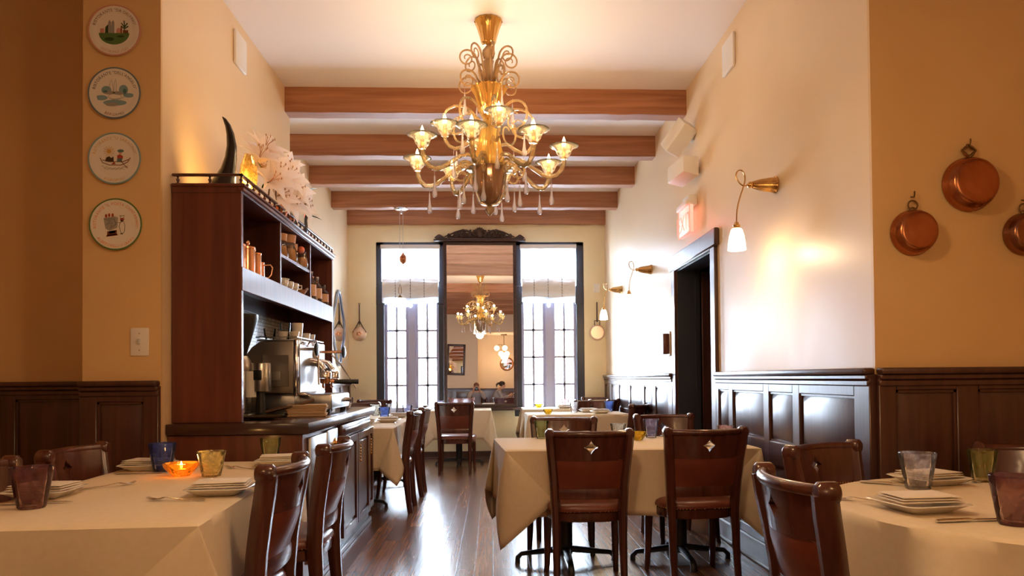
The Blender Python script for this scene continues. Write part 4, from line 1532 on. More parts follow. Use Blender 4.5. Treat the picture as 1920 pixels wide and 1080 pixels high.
tag(o, 'clear glass vase under the lily leaves on top of the hutch', 'vase')
for x, y, r, lab in ((-1.435, 4.93, 0.062, 'larger orange gourd behind the hutch rail'), (-1.425, 5.12, 0.045, 'smaller orange gourd beside the glass vase on the hutch')):
    t = thing('orange_gourd', lab, 'gourd', (x, y, HZ), 0, 'orange gourds on the hutch')
    mb = MB()
    mb.lathe([(0.0, 0.004), (r * 0.6, 0.0), (r, r * 0.75), (r * 0.8, r * 1.45), (r * 0.3, r * 1.75), (0.0, r * 1.68)], 28, ribs=7, rib_amp=0.04)
    mb.build('body', 'orange', t)
    mb = MB()
    mb.tube([(0, 0, r * 1.66), (0.004, 0, r * 1.9), (0.012, 0, r * 2.05)], 0.006, 6)
    mb.build('stem', 'stem_green', t)

# ================================================================== chandelier
CHX, CHY = -0.004, 5.07
t = thing('chandelier', 'large honey-coloured glass chandelier with twelve lit candle bulbs and teardrops', 'chandelier', (CHX, CHY, CEIL))


def Zc(z):
    return z - CEIL                                 # world height to local height


def around(path, ang):
    return [(r * cos(ang), r * sin(ang), Zc(z)) for r, z in path]


mb = MB()
mb.lathe([(0.0, Zc(3.735)), (0.095, Zc(3.734)), (0.100, Zc(3.725)), (0.092, Zc(3.715)), (0.075, Zc(3.67)), (0.058, Zc(3.61)), (0.050, Zc(3.575)), (0.036, Zc(3.565)), (0.012, Zc(3.56)), (0.0, Zc(3.56))], 48, ribs=14, rib_amp=0.035)
mb.build('ceiling_canopy', 'gold_glass', t)
mb = MB()
mb.lathe([(0.012, Zc(3.565)), (0.02, Zc(3.55)), (0.044, Zc(3.52)), (0.046, Zc(3.50)), (0.036, Zc(3.465)), (0.018, Zc(3.45)), (0.014, Zc(3.44))], 24)
mb.build('glass_ball', 'scroll_glass', t)
mb = MB()
mb.lathe([(0.0, Zc(3.46)), (0.032, Zc(3.455)), (0.036, Zc(3.445)), (0.030, Zc(3.42)), (0.030, Zc(3.36)), (0.036, Zc(3.28)), (0.03, Zc(3.25)), (0.012, Zc(3.24))], 32, ribs=8, rib_amp=0.06)
mb.build('upper_stem', 'scroll_glass', t)
mb = MB()
mb.lathe([(0.0, Zc(3.235)), (0.10, Zc(3.245)), (0.122, Zc(3.255)), (0.118, Zc(3.243)), (0.092, Zc(3.20)), (0.078, Zc(3.15)), (0.066, Zc(3.10)), (0.045, Zc(3.075)), (0.050, Zc(3.06)), (0.034, Zc(3.045)), (0.014, Zc(3.03))], 56 * 2, ribs=16, rib_amp=0.085)
mb.build('upper_bowl', 'gold_glass', t)
mb = MB()
mb.lathe([(0.012, Zc(3.035)), (0.026, Zc(3.02)), (0.014, Zc(3.0)), (0.024, Zc(2.975)), (0.055, Zc(2.955)), (0.068, Zc(2.90)), (0.078, Zc(2.84)), (0.094, Zc(2.76)), (0.098, Zc(2.71)), (0.08, Zc(2.69))], 56 * 2, ribs=14, rib_amp=0.10)
mb.build('fluted_body', glass_mat('fluted_body_glass', (1.0, 0.80, 0.42), (1, 0.9, 0.7), 0.08, (0.95, 0.60, 0.16), 0.62, 1.7), t)
mb = MB()
mb.lathe([(0.09, Zc(2.70)), (0.13, Zc(2.695)), (0.165, Zc(2.672)), (0.162, Zc(2.668)), (0.125, Zc(2.66)), (0.118, Zc(2.60)), (0.105, Zc(2.53)), (0.09, Zc(2.46)), (0.06, Zc(2.425)), (0.02, Zc(2.415))], 40)
mb.build('lower_shell', 'cup_glass', t)
mb = MB()
mb.lathe([(0.0, Zc(2.692)), (0.100, Zc(2.692)), (0.112, Zc(2.685)), (0.104, Zc(2.62)), (0.088, Zc(2.53)), (0.064, Zc(2.46)), (0.03, Zc(2.43)), (0.0, Zc(2.425))], 48, ribs=14, rib_amp=0.02)
mb.build('lower_bowl', 'amber', t)
mb = MB()
mb.lathe([(0.0, Zc(2.43)), (0.016, Zc(2.425)), (0.014, Zc(2.415)), (0.034, Zc(2.395)), (0.030, Zc(2.375)), (0.012, Zc(2.352)), (0.0, Zc(2.342))], 20)
mb.build('finial', 'scroll_glass', t)


def curl(lead, c, r0, a0, turns, shrink=0.22, n=30):
    """path in the (radius, height) plane: a lead-in, then a spiral turning over outwards"""
    out = list(lead)
    for k in range(n + 1):
        q = k / n
        r = r0 * (1 - q * (1 - shrink))
        a = a0 - turns * 2 * pi * q
        out.append((c[0] + r * cos(a), c[1] + r * sin(a)))
    return out


def copies(proto, n, a0=0.0, skip=0):
    """n copies of a part around the chandelier's axis"""
    proto.rotation_euler = (0, 0, a0)
    for k in range(1, n):
        c = proto.copy()
        COL.objects.link(c)
        c.rotation_euler = (0, 0, a0 + 2 * pi * k / n)


def tapered(path, r0, r1):
    n = len(path)
    return [r0 + (r1 - r0) * k / (n - 1) for k in range(n)]


p = around(curl([(0.028, 3.25), (0.045, 3.32), (0.068, 3.39)], (0.155, 3.455), 0.066, radians(170), 1.55), 0)
mb = MB()
mb.tube(p, tapered(p, 0.0075, 0.004), 7)
copies(mb.build('upper_scroll', 'scroll_glass', t), 8, radians(10))
p = around(curl([(0.05, 3.255), (0.075, 3.285)], (0.165, 3.285), 0.075, radians(165), 1.5), 0)
mb = MB()
mb.tube(p, tapered(p, 0.0075, 0.004), 7)
copies(mb.build('middle_scroll', 'scroll_glass', t), 8, radians(28))
p = around(curl([(0.025, 2.97), (0.05, 3.0), (0.075, 3.03)], (0.225, 2.995), 0.135, radians(155), 1.3), 0)
mb = MB()
mb.tube(p, tapered(p, 0.0095, 0.005), 8)
copies(mb.build('large_scroll', 'arm_glass', t), 8, radians(8))
p = around(curl([(0.095, 2.675), (0.125, 2.69)], (0.20, 2.645), 0.062, radians(140), 1.35), 0)
mb = MB()
mb.tube(p, tapered(p, 0.0085, 0.005), 7)
copies(mb.build('lower_scroll', 'arm_glass', t), 8, radians(34))

CUP = [(0.010, 0.0), (0.026, 0.004), (0.034, 0.022), (0.046, 0.034), (0.052, 0.055), (0.062, 0.073), (0.088, 0.088), (0.102, 0.092), (0.098, 0.0945), (0.080, 0.091), (0.058, 0.077), (0.047, 0.056)]


def arm_with_cup(path, rad, dz=0.0):
    """glass arm in the plane of angle 0 with its cup, candle and bulb as sub-parts"""
    mb = MB()
    mb.tube(around(path, 0), rad, 10)
    arm = mb.build('arm', 'arm_glass', t)
    r, z = path[-1]
    c = (r, 0, Zc(z))
    mb = MB()
    mb.lathe(CUP, 28, c)
    cup = mb.build('cup', 'cup_glass', arm)
    mb = MB()
    mb.lathe([(0.0, 0.0), (0.020, 0.0), (0.021, 0.012), (0.0145, 0.018), (0.0145, 0.088), (0.0, 0.090)], 14, c)
    candle = mb.build('candle_tube', 'gold_glass', arm)
    mb = MB()
    mb.lathe([(0.0, 0.086), (0.009, 0.090), (0.0145, 0.108), (0.011, 0.130), (0.004, 0.150), (0.0, 0.160)], 14, c)
    bulb = mb.build('bulb', 'bulb', arm)
    return arm


def spin(arm, angles, energy):
    first = True
    for (a, dz) in angles:
        if first:
            o = arm
            first = False
        else:
            o = arm.copy()
            COL.objects.link(o)
            for ch in list(arm.children):
                if ch.type == 'LIGHT':
                    continue
                d = ch.copy()
                COL.objects.link(d)
                d.parent = o
        o.rotation_euler = (0, 0, a)
        o.location.z = dz
    return


LOW = [(0.085, 2.690), (0.12, 2.728), (0.17, 2.742), (0.23, 2.725), (0.31, 2.665), (0.38, 2.615), (0.43, 2.598), (0.475, 2.605), (0.51, 2.640), (0.528, 2.685), (0.530, 2.715)]
UPP = [(0.055, 2.80), (0.085, 2.855), (0.13, 2.865), (0.19, 2.825), (0.24, 2.805), (0.285, 2.82), (0.312, 2.86), (0.315, 2.885)]
low_angles = [(radians(-12 + 45 * k), (0, 0.005, -0.008, 0.0, -0.02, 0.012, 0.0, 0.0)[k]) for k in range(8)]
upp_angles = [(radians(12 + 90 * k), 0) for k in range(4)]
BULB_W = 6.0
arm = arm_with_cup(LOW, [0.014] * 5 + [0.0165] * 6)
spin(arm, low_angles, BULB_W)
arm = arm_with_cup(UPP, 0.013)
spin(arm, upp_angles, BULB_W)
for (a, dz), R, z in [(q, 0.530, 2.845) for q in low_angles] + [(q, 0.315, 3.015) for q in upp_angles]:
    light('candle_bulb_light', 'POINT', (R * cos(a), R * sin(a), Zc(z + dz)), BULB_W, (1.0, 0.70, 0.40), 0.022, parent=t)

mb = MB()
mb.tube([(0, 0, 0.0), (0, 0, -0.045)], 0.0016, 5)
mb.lathe([(0.0, -0.040), (0.005, -0.045), (0.006, -0.085), (0.010, -0.125), (0.0175, -0.155), (0.0185, -0.170), (0.013, -0.184), (0.0, -0.189)], 14)
drop = mb.build('teardrop', 'drop_glass', t)
hang = [(0.44, a + 0.0, 2.592 + dz) for a, dz in low_angles] + [(0.215, radians(34 + 45 * k), 2.588) for k in range(8)] + [(0.19, radians(28 + 45 * k), 3.215) for k in range(0, 8, 2)] \
    + [(0.255, radians(12 + 90 * k), 2.79) for k in range(4)] + [(0.30, radians(8 + 45 * k), 2.90) for k in range(1, 8, 2)]
for k, (R, a, z) in enumerate(hang):
    o = drop if k == 0 else drop.copy()
    if k:
        COL.objects.link(o)
    o.location = (R * cos(a), R * sin(a), Zc(z))

# ================================================================== wall sconces
def sconce(y, label, lit, first=None):
    z = 2.362
    t = thing('wall_sconce', label, 'wall lamp', (XR, y, z), 0, 'brass wall lamps on the right wall')
    RYm = Matrix.Rotation(radians(-90), 4, 'Y')
    mb = MB()
    mb.lathe([(0.0, 0.0), (0.050, 0.0), (0.052, 0.008), (0.046, 0.016), (0.042, 0.05), (0.034, 0.10), (0.024, 0.135), (0.020, 0.145), (0.0, 0.146)], 40, mtx=RYm, ribs=16, rib_amp=0.04)
    mb.ball((-0.158, 0, 0), 0.020, 14, 10)
    mb.build('wall_mount', 'brass', t)
    w = [(-0.165, 0, 0.0), (-0.200, 0.004, -0.004), (-0.228, 0.008, 0.02), (-0.243, 0.008, 0.055), (-0.236, 0.006, 0.082), (-0.215, 0.002, 0.09), (-0.197, -0.002, 0.07), (-0.192, -0.004, 0.03), (-0.205, -0.004, -0.02), (-0.228, -0.002, -0.09), (-0.243, 0, -0.16), (-0.247, 0, -0.232)]
    pts = []
    for k in range(len(w) - 1):                     # smooth the wire
        p0, p1, p2, p3 = [Vector(w[max(0, min(len(w) - 1, k + d))]) for d in (-1, 0, 1, 2)]
        for q in range(4):
            s = q / 4
            pts.append(0.5 * ((2 * p1) + (p2 - p0) * s + (2 * p0 - 5 * p1 + 4 * p2 - p3) * s * s + (3 * p1 - p0 - 3 * p2 + p3) * s ** 3))
    pts.append(Vector(w[-1]))
    mb = MB()
    mb.tube(pts, 0.0045, 7)
    mb.build('looped_wire', 'brass', t)
    mb = MB()
    mb.lathe([(0.0, -0.228), (0.012, -0.228), (0.015, -0.240), (0.022, -0.246), (0.020, -0.258), (0.026, -0.264), (0.026, -0.272), (0.0, -0.272)], 20, (-0.247, 0, 0))
    mb.build('socket', 'brass', t)
    mb = MB()
    mb.lathe([(0.022, -0.262), (0.034, -0.275), (0.046, -0.315), (0.052, -0.36), (0.055, -0.398), (0.052, -0.398), (0.046, -0.345), (0.030, -0.278)], 28, (-0.247, 0, 0))
    mb.build('glass_shade', 'shade_lit' if lit else 'shade_opal', t)
    mb = MB()
    mb.ball((-0.247, 0, -0.345), (0.02, 0.02, 0.028), 12, 8)
    mb.build('bulb', 'bulb', t)
    light('sconce_light', 'POINT', (-0.247, 0, -0.415), 9.0 if lit else 4.0, (1.0, 0.70, 0.38), 0.035, parent=t)
    return t


sconce(4.30, 'brass wall lamp nearest the pans pilaster, before the doorway', True)
sconce(7.73, 'brass wall lamp just past the doorway, middle one of three', False)
sconce(9.50, 'brass wall lamp closest to the window wall', True)

# ================================================================== rise-and-fall pendant by the left window
t = thing('pendant_lamp', 'white pendant lamp on a pulley cord in front of the left window', 'pendant lamp', (-1.21, 9.80, CEIL - 0.219))
mb = MB()
mb.lathe([(0.0, 0.0), (0.095, 0.0), (0.095, -0.012), (0.06, -0.028), (0.0, -0.032)], 24)
mb.lathe([(0.0, -0.03), (0.012, -0.03), (0.012, -0.075), (0.0, -0.08)], 12)
mb.build('ceiling_mount', 'chrome', t)
for dx, zb in ((-0.022, -1.05), (0.022, -0.62)):
    mb = MB()
    mb.tube([(dx, 0, -0.03), (dx, 0, zb)], 0.0032, 6)
    mb.build('cord', 'grey_plastic', t)
mb = MB()
mb.lathe([(0.0, -0.60), (0.012, -0.605), (0.016, -0.62), (0.040, -0.65), (0.048, -0.69), (0.036, -0.735), (0.010, -0.76), (0.0, -0.775)], 20, (0.022, 0, 0))
mb.build('counterweight', 'copper', t)
mb = MB()
mb.tube([(-0.022, 0, -1.02), (-0.038, 0, -1.09), (-0.040, 0, -1.15), (-0.022, 0, -1.185), (-0.004, 0, -1.15), (-0.006, 0, -1.09)], 0.005, 6, closed=True)
mb.lathe([(0.0, -1.185), (0.014, -1.185), (0.03, -1.205), (0.034, -1.225), (0.0, -1.225)], 16, (-0.022, 0, 0))
mb.build('hanger', 'old_brass', t)
mb = MB()
mb.lathe([(0.03, -1.215), (0.075, -1.225), (0.085, -1.245), (0.115, -1.26), (0.165, -1.30), (0.170, -1.325), (0.165, -1.33), (0.11, -1.27), (0.07, -1.235)], 48, (-0.022, 0, 0), ribs=12, rib_amp=0.02)
mb.build('glass_shade', 'shade_opal', t)

# ================================================================== painted plates on the left pilaster
INK = {'black': mat('ink_black', (0.05, 0.03, 0.02), 0.3), 'brown': mat('ink_brown', (0.20, 0.07, 0.03), 0.3), 'green': mat('ink_green', (0.10, 0.19, 0.06), 0.3), 'dkgreen': mat('ink_dark_green', (0.035, 0.07, 0.025), 0.3),
       'blue': mat('ink_blue', (0.22, 0.36, 0.42), 0.3), 'ochre': mat('ink_ochre', (0.62, 0.36, 0.07), 0.3), 'orange': mat('ink_orange', (0.72, 0.22, 0.03), 0.3), 'red': mat('ink_red', (0.36, 0.05, 0.03), 0.3),
       'grey': mat('ink_grey', (0.33, 0.32, 0.29), 0.3), 'pink': mat('ink_pink', (0.60, 0.30, 0.24), 0.3), 'teal': mat('ink_teal', (0.08, 0.20, 0.20), 0.3), 'rimblue': mat('ink_rim_blue', (0.14, 0.20, 0.25), 0.3)}
PR = 0.137
PY = -0.0128


def flat(mb, poly, lift=0.0):
    """a painted patch on the plate, outline in (x, z)"""
    mb.prism(poly, 0.0004, Matrix(((1, 0, 0, 0), (0, 0, -1, PY - lift), (0, 1, 0, 0), (0, 0, 0, 1))))


def oval(cx, cz, rx, rz, n=20, a0=0, a1=2 * pi):
    m = n if abs(a1 - a0 - 2 * pi) < 1e-6 else n + 1
    return [(cx + rx * cos(a0 + (a1 - a0) * k / n), cz + rz * sin(a0 + (a1 - a0) * k / n)) for k in range(m)]


def line(mb, pts, w=0.0012):
    mb.tube([(x, PY - 0.0004, z) for x, z in pts], w, 5)


def painted_plate(x, z, label, rim, top, bottom, ink, ink2, size, rot=0.0):
    t = thing('painted_plate', label, 'plate', (x, YPL, z), 0, 'painted plates on the left pilaster')
    t.rotation_euler = (0, rot, 0)
    Rx = Matrix.Rotation(radians(90), 4, 'X')
    mb = MB()
    mb.lathe([(0.0, 0.002), (0.07, 0.002), (0.075, 0.0), (0.082, 0.004), (PR, 0.018), (PR + 0.001, 0.0205), (PR - 0.003, 0.0215), (0.100, 0.0138), (0.094, 0.0125), (0.0, 0.0125)], 56, mtx=Rx)
    mb.build('dish', 'china', t)
    mb = MB()
    mb.lathe([(PR - 0.006, 0.0212), (PR + 0.0012, 0.0222), (PR + 0.0025, 0.020)], 56, mtx=Rx)
    mb.build('rim_band', rim if rim in M else INK[rim], t)

    def depth(r):
        return -(0.0145 + (max(r, 0.1) - 0.1) * 0.222)
    mb = MB()
    write(mb, top, size, lambda s, h: Vector(((0.104 + h) * sin(s / 0.110), depth(0.104 + h), (0.104 + h) * cos(s / 0.110))))
    mb.build('lettering', INK[ink], t)
    mb = MB()
    write(mb, bottom, size, lambda s, h: Vector(((0.123 - h) * sin(s / 0.116), depth(0.123 - h), -(0.123 - h) * cos(s / 0.116))))
    mb.build('lettering', INK[ink2], t)
    return t


def paint(t, color, *polys, lines=(), lift=0.0, w=0.0012):
    mb = MB()
    for p in polys:
        flat(mb, p, lift)
    for l in lines:
        line(mb, l, w)
    mb.build('painting', INK[color], t)


# village by a green lake
t = painted_plate(-2.005, 3.081, 'painted plate showing a village above a green lake, topmost of four', 'pink', 'RISTORANTE "DA DELFINO"', 'SESTRINO (GE)', 'brown', 'pink', 0.021)
paint(t, 'green', oval(-0.005, -0.012, 0.080, 0.062, 24, pi, 2 * pi))
paint(t, 'dkgreen', oval(-0.03, -0.045, 0.025, 0.010), oval(0.03, -0.03, 0.020, 0.006), [(-0.052, -0.012), (-0.05, 0.02), (-0.035, 0.035), (-0.02, 0.03), (-0.02, -0.012)], lift=0.0006)
paint(t, 'grey', [(-0.035, -0.012), (-0.035, 0.045), (-0.028, 0.06), (-0.021, 0.045), (-0.021, -0.012)], [(-0.018, -0.012), (-0.018, 0.045), (-0.010, 0.058), (-0.003, 0.045), (-0.003, -0.012)], lift=0.001)
paint(t, 'pink', [(-0.078, -0.012), (-0.078, 0.012), (-0.056, 0.012), (-0.056, -0.012)], [(0.008, -0.012), (0.008, 0.008), (0.02, 0.018), (0.032, 0.008), (0.032, -0.012)], lift=0.0008)
paint(t, 'brown', [(0.03, -0.012), (0.03, 0.022), (0.037, 0.022), (0.037, -0.012)], [(0.042, -0.012), (0.042, 0.004), (0.070, 0.004), (0.070, -0.012)], lift=0.0012)
paint(t, 'dkgreen', lines=[[(0.050, 0.0), (0.050, 0.035), (0.048, 0.055)], [(0.050, 0.02), (0.034, 0.042)], [(0.050, 0.02), (0.066, 0.042)], [(0.050, 0.012), (0.032, 0.026)], [(0.050, 0.012), (0.070, 0.026)]], w=0.0028, lift=0.001)
# shell among clouds
t = painted_plate(-2.005, 2.743, 'painted plate with blue-grey clouds and wings, second of four from the top', 'rimblue', "RISTORANTE \"DELL'ANGELO\"", 'BERGAMO', 'black', 'brown', 0.021)
paint(t, 'blue', oval(-0.045, 0.018, 0.026, 0.022), oval(0.045, 0.020, 0.024, 0.026), oval(-0.072, -0.024, 0.034, 0.014), oval(0.072, -0.010, 0.028, 0.012), oval(0.0, -0.05, 0.062, 0.016))
paint(t, 'grey', oval(-0.03, 0.004, 0.03, 0.010), oval(0.02, 0.002, 0.03, 0.010), oval(-0.015, -0.060, 0.035, 0.010), lift=0.0006)
paint(t, 'grey', lines=[[(-0.03, 0.01), (-0.028, 0.05), (-0.018, 0.075), (-0.012, 0.05), (-0.008, 0.01)], [(-0.006, 0.012), (-0.004, 0.055), (0.004, 0.078), (0.008, 0.05), (0.006, 0.012)], [(-0.03, -0.02), (-0.01, -0.03), (0.03, -0.026), (0.05, -0.02)], oval(0.0, -0.018, 0.035, 0.016)], w=0.0011)
paint(t, 'teal', oval(0.052, 0.012, 0.010, 0.014), oval(-0.05, 0.010, 0.012, 0.006), lift=0.001)
# sun and rowing boat
t = painted_plate(-2.004, 2.391, 'painted plate with a yellow sun over two figures in a boat, third of four', 'blue', 'RISTORANTE "U\' SARACINO"', 'AGROPOLI', 'ochre', 'ochre', 0.021)
paint(t, 'ochre', oval(-0.032, 0.040, 0.012, 0.012), lines=[[(-0.032 + 0.014 * cos(a), 0.040 + 0.014 * sin(a)), (-0.032 + 0.030 * cos(a), 0.040 + 0.030 * sin(a))] for a in [2 * pi * k / 12 for k in range(12)]], w=0.0015)
paint(t, 'brown', lines=[[(-0.078, 0.005), (-0.066, -0.020), (-0.03, -0.034), (0.03, -0.034), (0.066, -0.018), (0.080, 0.006)], [(-0.066, -0.006), (-0.03, -0.016), (0.04, -0.016), (0.070, -0.004)], [(0.02, 0.0), (0.05, -0.035), (0.066, -0.050)]], w=0.002)
paint(t, 'black', [(-0.052, -0.014), (-0.046, 0.006), (-0.03, 0.014), (-0.02, 0.004), (-0.008, 0.012), (-0.006, -0.018), (-0.03, -0.018)], lift=0.0006)
paint(t, 'red', [(0.012, -0.002), (0.012, 0.018), (0.026, 0.024), (0.042, 0.014), (0.040, -0.002)], [(-0.02, -0.03), (-0.004, -0.016), (0.004, -0.03)], lift=0.0008)
paint(t, 'teal', [(0.010, -0.018), (0.012, 0.002), (0.038, 0.002), (0.036, -0.018)], oval(0.030, 0.042, 0.017, 0.008), lift=0.0010)
paint(t, 'pink', oval(0.028, 0.032, 0.008, 0.008), lift=0.0008)
paint(t, 'grey', lines=[[(-0.07 + 0.0055 * k, -0.040 - 0.012 * sin(pi * k / 25) + 0.004 * sin(k * 1.6)) for k in range(26)], [(-0.055 + 0.0055 * k, -0.055 + 0.004 * sin(k * 1.6)) for k in range(20)]], w=0.0011)
# grill and cook
t = painted_plate(-1.998, 2.038, 'painted plate with orange lettering, a grey oven and a cook, lowest of four', 'green', 'RISTORANTE "IL POETA CONTADINO"', 'ALBEROBELLO (BARI)', 'orange', 'orange', 0.0205)
paint(t, 'grey', [(-0.066, 0.034), (-0.056, -0.022), (-0.035, -0.034), (0.006, -0.018), (0.010, 0.038), (-0.010, 0.044)])
paint(t, 'black', lines=[[(-0.062, 0.030), (-0.03, 0.020), (-0.05, 0.0), (-0.02, 0.010), (-0.03, -0.02), (0.0, 0.0), (-0.01, 0.030), (-0.04, 0.030)], [(0.0, 0.010), (0.025, 0.010), (0.04, 0.020)]], w=0.0011, lift=0.001)
paint(t, 'brown', [(-0.046, -0.036), (-0.046, -0.062), (0.004, -0.056), (0.004, -0.030), (-0.002, -0.030), (-0.004, -0.046), (-0.038, -0.050), (-0.038, -0.036)], [(-0.048, -0.056), (-0.052, -0.066), (0.010, -0.058), (0.006, -0.050)], lift=0.0008)
paint(t, 'red', oval(-0.052, 0.046, 0.006, 0.010), oval(-0.036, 0.050, 0.006, 0.010), oval(-0.018, 0.050, 0.006, 0.010), oval(0.032, 0.028, 0.012, 0.006), lift=0.0008)
paint(t, 'black', oval(0.030, 0.020, 0.008, 0.005), [(0.022, -0.052), (0.022, -0.048), (0.036, -0.046), (0.036, -0.052)], lines=[[(0.020, 0.048), (0.024, 0.034), (0.038, 0.034), (0.042, 0.050), (0.030, 0.046), (0.020, 0.048)], [(0.022, 0.014), (0.016, -0.010), (0.024, -0.040), (0.030, -0.048)], [(0.040, 0.014), (0.046, -0.006), (0.044, -0.034), (0.036, -0.048)]], w=0.0011, lift=0.001)

# ================================================================== dining chairs
def back_y(x, z):
    """how far back the curved backrest stands at side offset x and height z"""
    rake = -0.200 - 0.055 * max(0.0, (z - 0.45) / 0.43) ** 1.4
    u = min(1.0, abs(x) / 0.205)
    return rake - 0.058 * (1 - u * u) * min(1.0, max(0.15, (z - 0.45) / 0.25))


def build_chair():
    t = thing('dining_chair', '', 'chair')
    for s in (-1, 1):                               # rear posts run from the foot up to the rolled ears
        mb = MB()
        pts = [(s * 0.190, -0.245, 0.0), (s * 0.189, -0.228, 0.12), (s * 0.188, -0.212, 0.30), (s * 0.190, -0.203, 0.45), (s * 0.198, -0.214, 0.60), (s * 0.208, -0.232, 0.72), (s * 0.218, -0.250, 0.82), (s * 0.223, -0.258, 0.880)]
        mb.tube(pts, [0.024, 0.026, 0.031, 0.036, 0.036, 0.036, 0.036, 0.035], 8, squash=(0.80, 1.05), upv=(0, 1, 0))
        mb.build('post', 'chair_wood', t)
        mb = MB()
        mb.lathe([(0.0, -0.042), (0.024, -0.040), (0.032, -0.030), (0.033, 0.0), (0.032, 0.030), (0.024, 0.040), (0.0, 0.042)], 16, (s * 0.224, -0.252, 0.882), Matrix.Rotation(radians(90), 4, 'X') @ Matrix.Diagonal((0.85, 1.0, 0.80, 1)))
        mb.build('ear', 'chair_wood', t)
        mb = MB()
        pts = [(s * 0.205, 0.165, 0.415), (s * 0.208, 0.172, 0.30), (s * 0.210, 0.178, 0.15), (s * 0.213, 0.190, 0.04), (s * 0.216, 0.200, 0.0)]
        mb.tube(pts, [0.030, 0.027, 0.023, 0.019, 0.018], 8, squash=(0.95, 0.95), upv=(0, 1, 0))
        mb.build('front_leg', 'chair_wood', t)
    # crest panel with a four-pointed star cut through it
    z0, z1, hw, th = 0.735, 0.878, 0.205, 0.012
    N = 64
    zc = 0.812

    def star(a):
        c, s_ = abs(cos(a)), abs(sin(a))
        r = 0.040 / (c ** 0.72 + s_ ** 0.72) ** (1 / 0.72) * 1.0
        return r

    def outer(a):
        c, s_ = cos(a), sin(a)
        k = 1e9
        if abs(c) > 1e-9:
            k = min(k, hw / abs(c))
        if s_ > 1e-9:
            k = min(k, (z1 - zc) / s_)
        elif s_ < -1e-9:
            k = min(k, (zc - z0) / -s_)
        return k
    corner = sorted([atan2(z1 - zc, hw), pi - atan2(z1 - zc, hw), pi + atan2(zc - z0, hw), 2 * pi - atan2(zc - z0, hw)])
    angs = sorted(set([2 * pi * k / N for k in range(N)] + corner))
    mb = MB()
    faces = []
    for side in (-1, 1):
        rings = []
        for q in (0.0, 0.12, 0.3, 0.55, 0.8, 1.0):
            ring = []
            for a in angs:
                r = star(a) * (1 - q) + outer(a) * q
                x, z = r * cos(a), zc + r * sin(a)
                ring.append(mb.bm.verts.new((x, back_y(x, z) + side * th, z)))
            rings.append(ring)
        n = len(angs)
        for A, B in zip(rings, rings[1:]):
            for k in range(n):
                mb.face([A[k], A[(k + 1) % n], B[(k + 1) % n], B[k]])
        faces.append(rings)
    n = len(angs)
    for idx in (0, -1):
        A, B = faces[0][idx], faces[1][idx]
        for k in range(n):
            mb.face([A[k], A[(k + 1) % n], B[(k + 1) % n], B[k]])
    mb.build('crest', 'chair_wood', t)
    mb = MB()
    mb.tube([(x, back_y(x, 0.885) - 0.004, 0.884) for x in [-0.205 + 0.41 * k / 18 for k in range(19)]], 0.0185, 10)
    mb.build('top_roll', 'chair_wood', t)
    # leather back pad and the rail below it
    mb = MB()
    mb.slab(lambda u, v, s: Vector(((2 * u - 1) * (0.188 + 0.008 * v), back_y((2 * u - 1) * 0.19, 0.565 + 0.175 * v) + s * 0.009 + (0.006 * s * sin(pi * u) * sin(pi * v)), 0.565 + 0.175 * v)), 14, 8, 0)
    mb.build('back_pad', 'leather', t)
    mb = MB()
    mb.slab(lambda u, v, s: Vector(((2 * u - 1) * 0.186, back_y((2 * u - 1) * 0.19, 0.55) + s * (0.0135 + 0.003 * sin(pi * v)) - 0.004, 0.515 + 0.058 * v)), 14, 4, 0)
    mb.build('back_rail', 'chair_wood', t)
    mb = MB()
    for k in range(29):
        x = -0.18 + 0.36 * k / 28
        mb.ball((x, back_y(x, 0.73) + 0.0185, 0.728), 0.0042, 6, 4)
    for k in range(9):
        for s in (-1, 1):
            z = 0.58 + 0.14 * k / 8
            mb.ball((s * 0.183, back_y(0.183, z) + 0.0150, z), 0.0042, 6, 4)
    mb.build('back_nail_trim', 'nail', t)

    # seat: rounded outline, wider in front
    def outline(a, grow=0.0):
        c, s_ = cos(a), sin(a)
        e = 0.55
        x = (abs(c) ** e) * (1 if c > 0 else -1)
        y = (abs(s_) ** e) * (1 if s_ > 0 else -1)
        w = 0.232 + 0.024 * y if y > -0.3 else 0.225 - 0.03 * (-y - 0.3)
        return (w + grow) * x, (0.222 + grow) * y
    n = 40

    def seat_rings(levels):
        out = []
        for grow, z, sc in levels:
            out.append([(outline(2 * pi * k / n, grow)[0] * sc, outline(2 * pi * k / n, grow)[1] * sc, z) for k in range(n)])
        return out

    def loft(levels, name, material):
        mb = MB()
        rs = [[mb.bm.verts.new(p) for p in r] for r in seat_rings(levels)]
        for A, B in zip(rs, rs[1:]):
            for k in range(n):
                mb.face([A[k], A[(k + 1) % n], B[(k + 1) % n], B[k]])
        mb.face(rs[0][::-1])
        mb.face(rs[-1])
        return mb.build(name, material, t)
    loft([(-0.004, 0.383, 1), (0.0, 0.388, 1), (0.0, 0.432, 1), (-0.004, 0.436, 1)], 'seat_frame', 'chair_wood')
    loft([(-0.004, 0.4365, 1), (0.006, 0.442, 1), (0.008, 0.455, 1), (0.0, 0.472, 1), (-0.02, 0.484, 1), (-0.05, 0.491, 1), (-0.06, 0.494, 0.7), (-0.06, 0.495, 0.3)], 'seat', 'leather')
    mb = MB()
    for k in range(64):
        x, y = outline(2 * pi * k / 64, 0.0075)
        mb.ball((x, y, 0.441), 0.0036, 6, 4)
    mb.build('seat_nail_trim', 'nail', t)
    return t


CHAIR = build_chair()
used = [False]


def chair(x, y, rot, label, group):
    if not used[0]:
        used[0] = True
        CHAIR.location = (x, y, 0)
        CHAIR.rotation_euler = (0, 0, rot)
        CHAIR['label'] = label
        CHAIR['group'] = group
        return CHAIR
    return dup(CHAIR, (x, y, 0), rot, label, group)


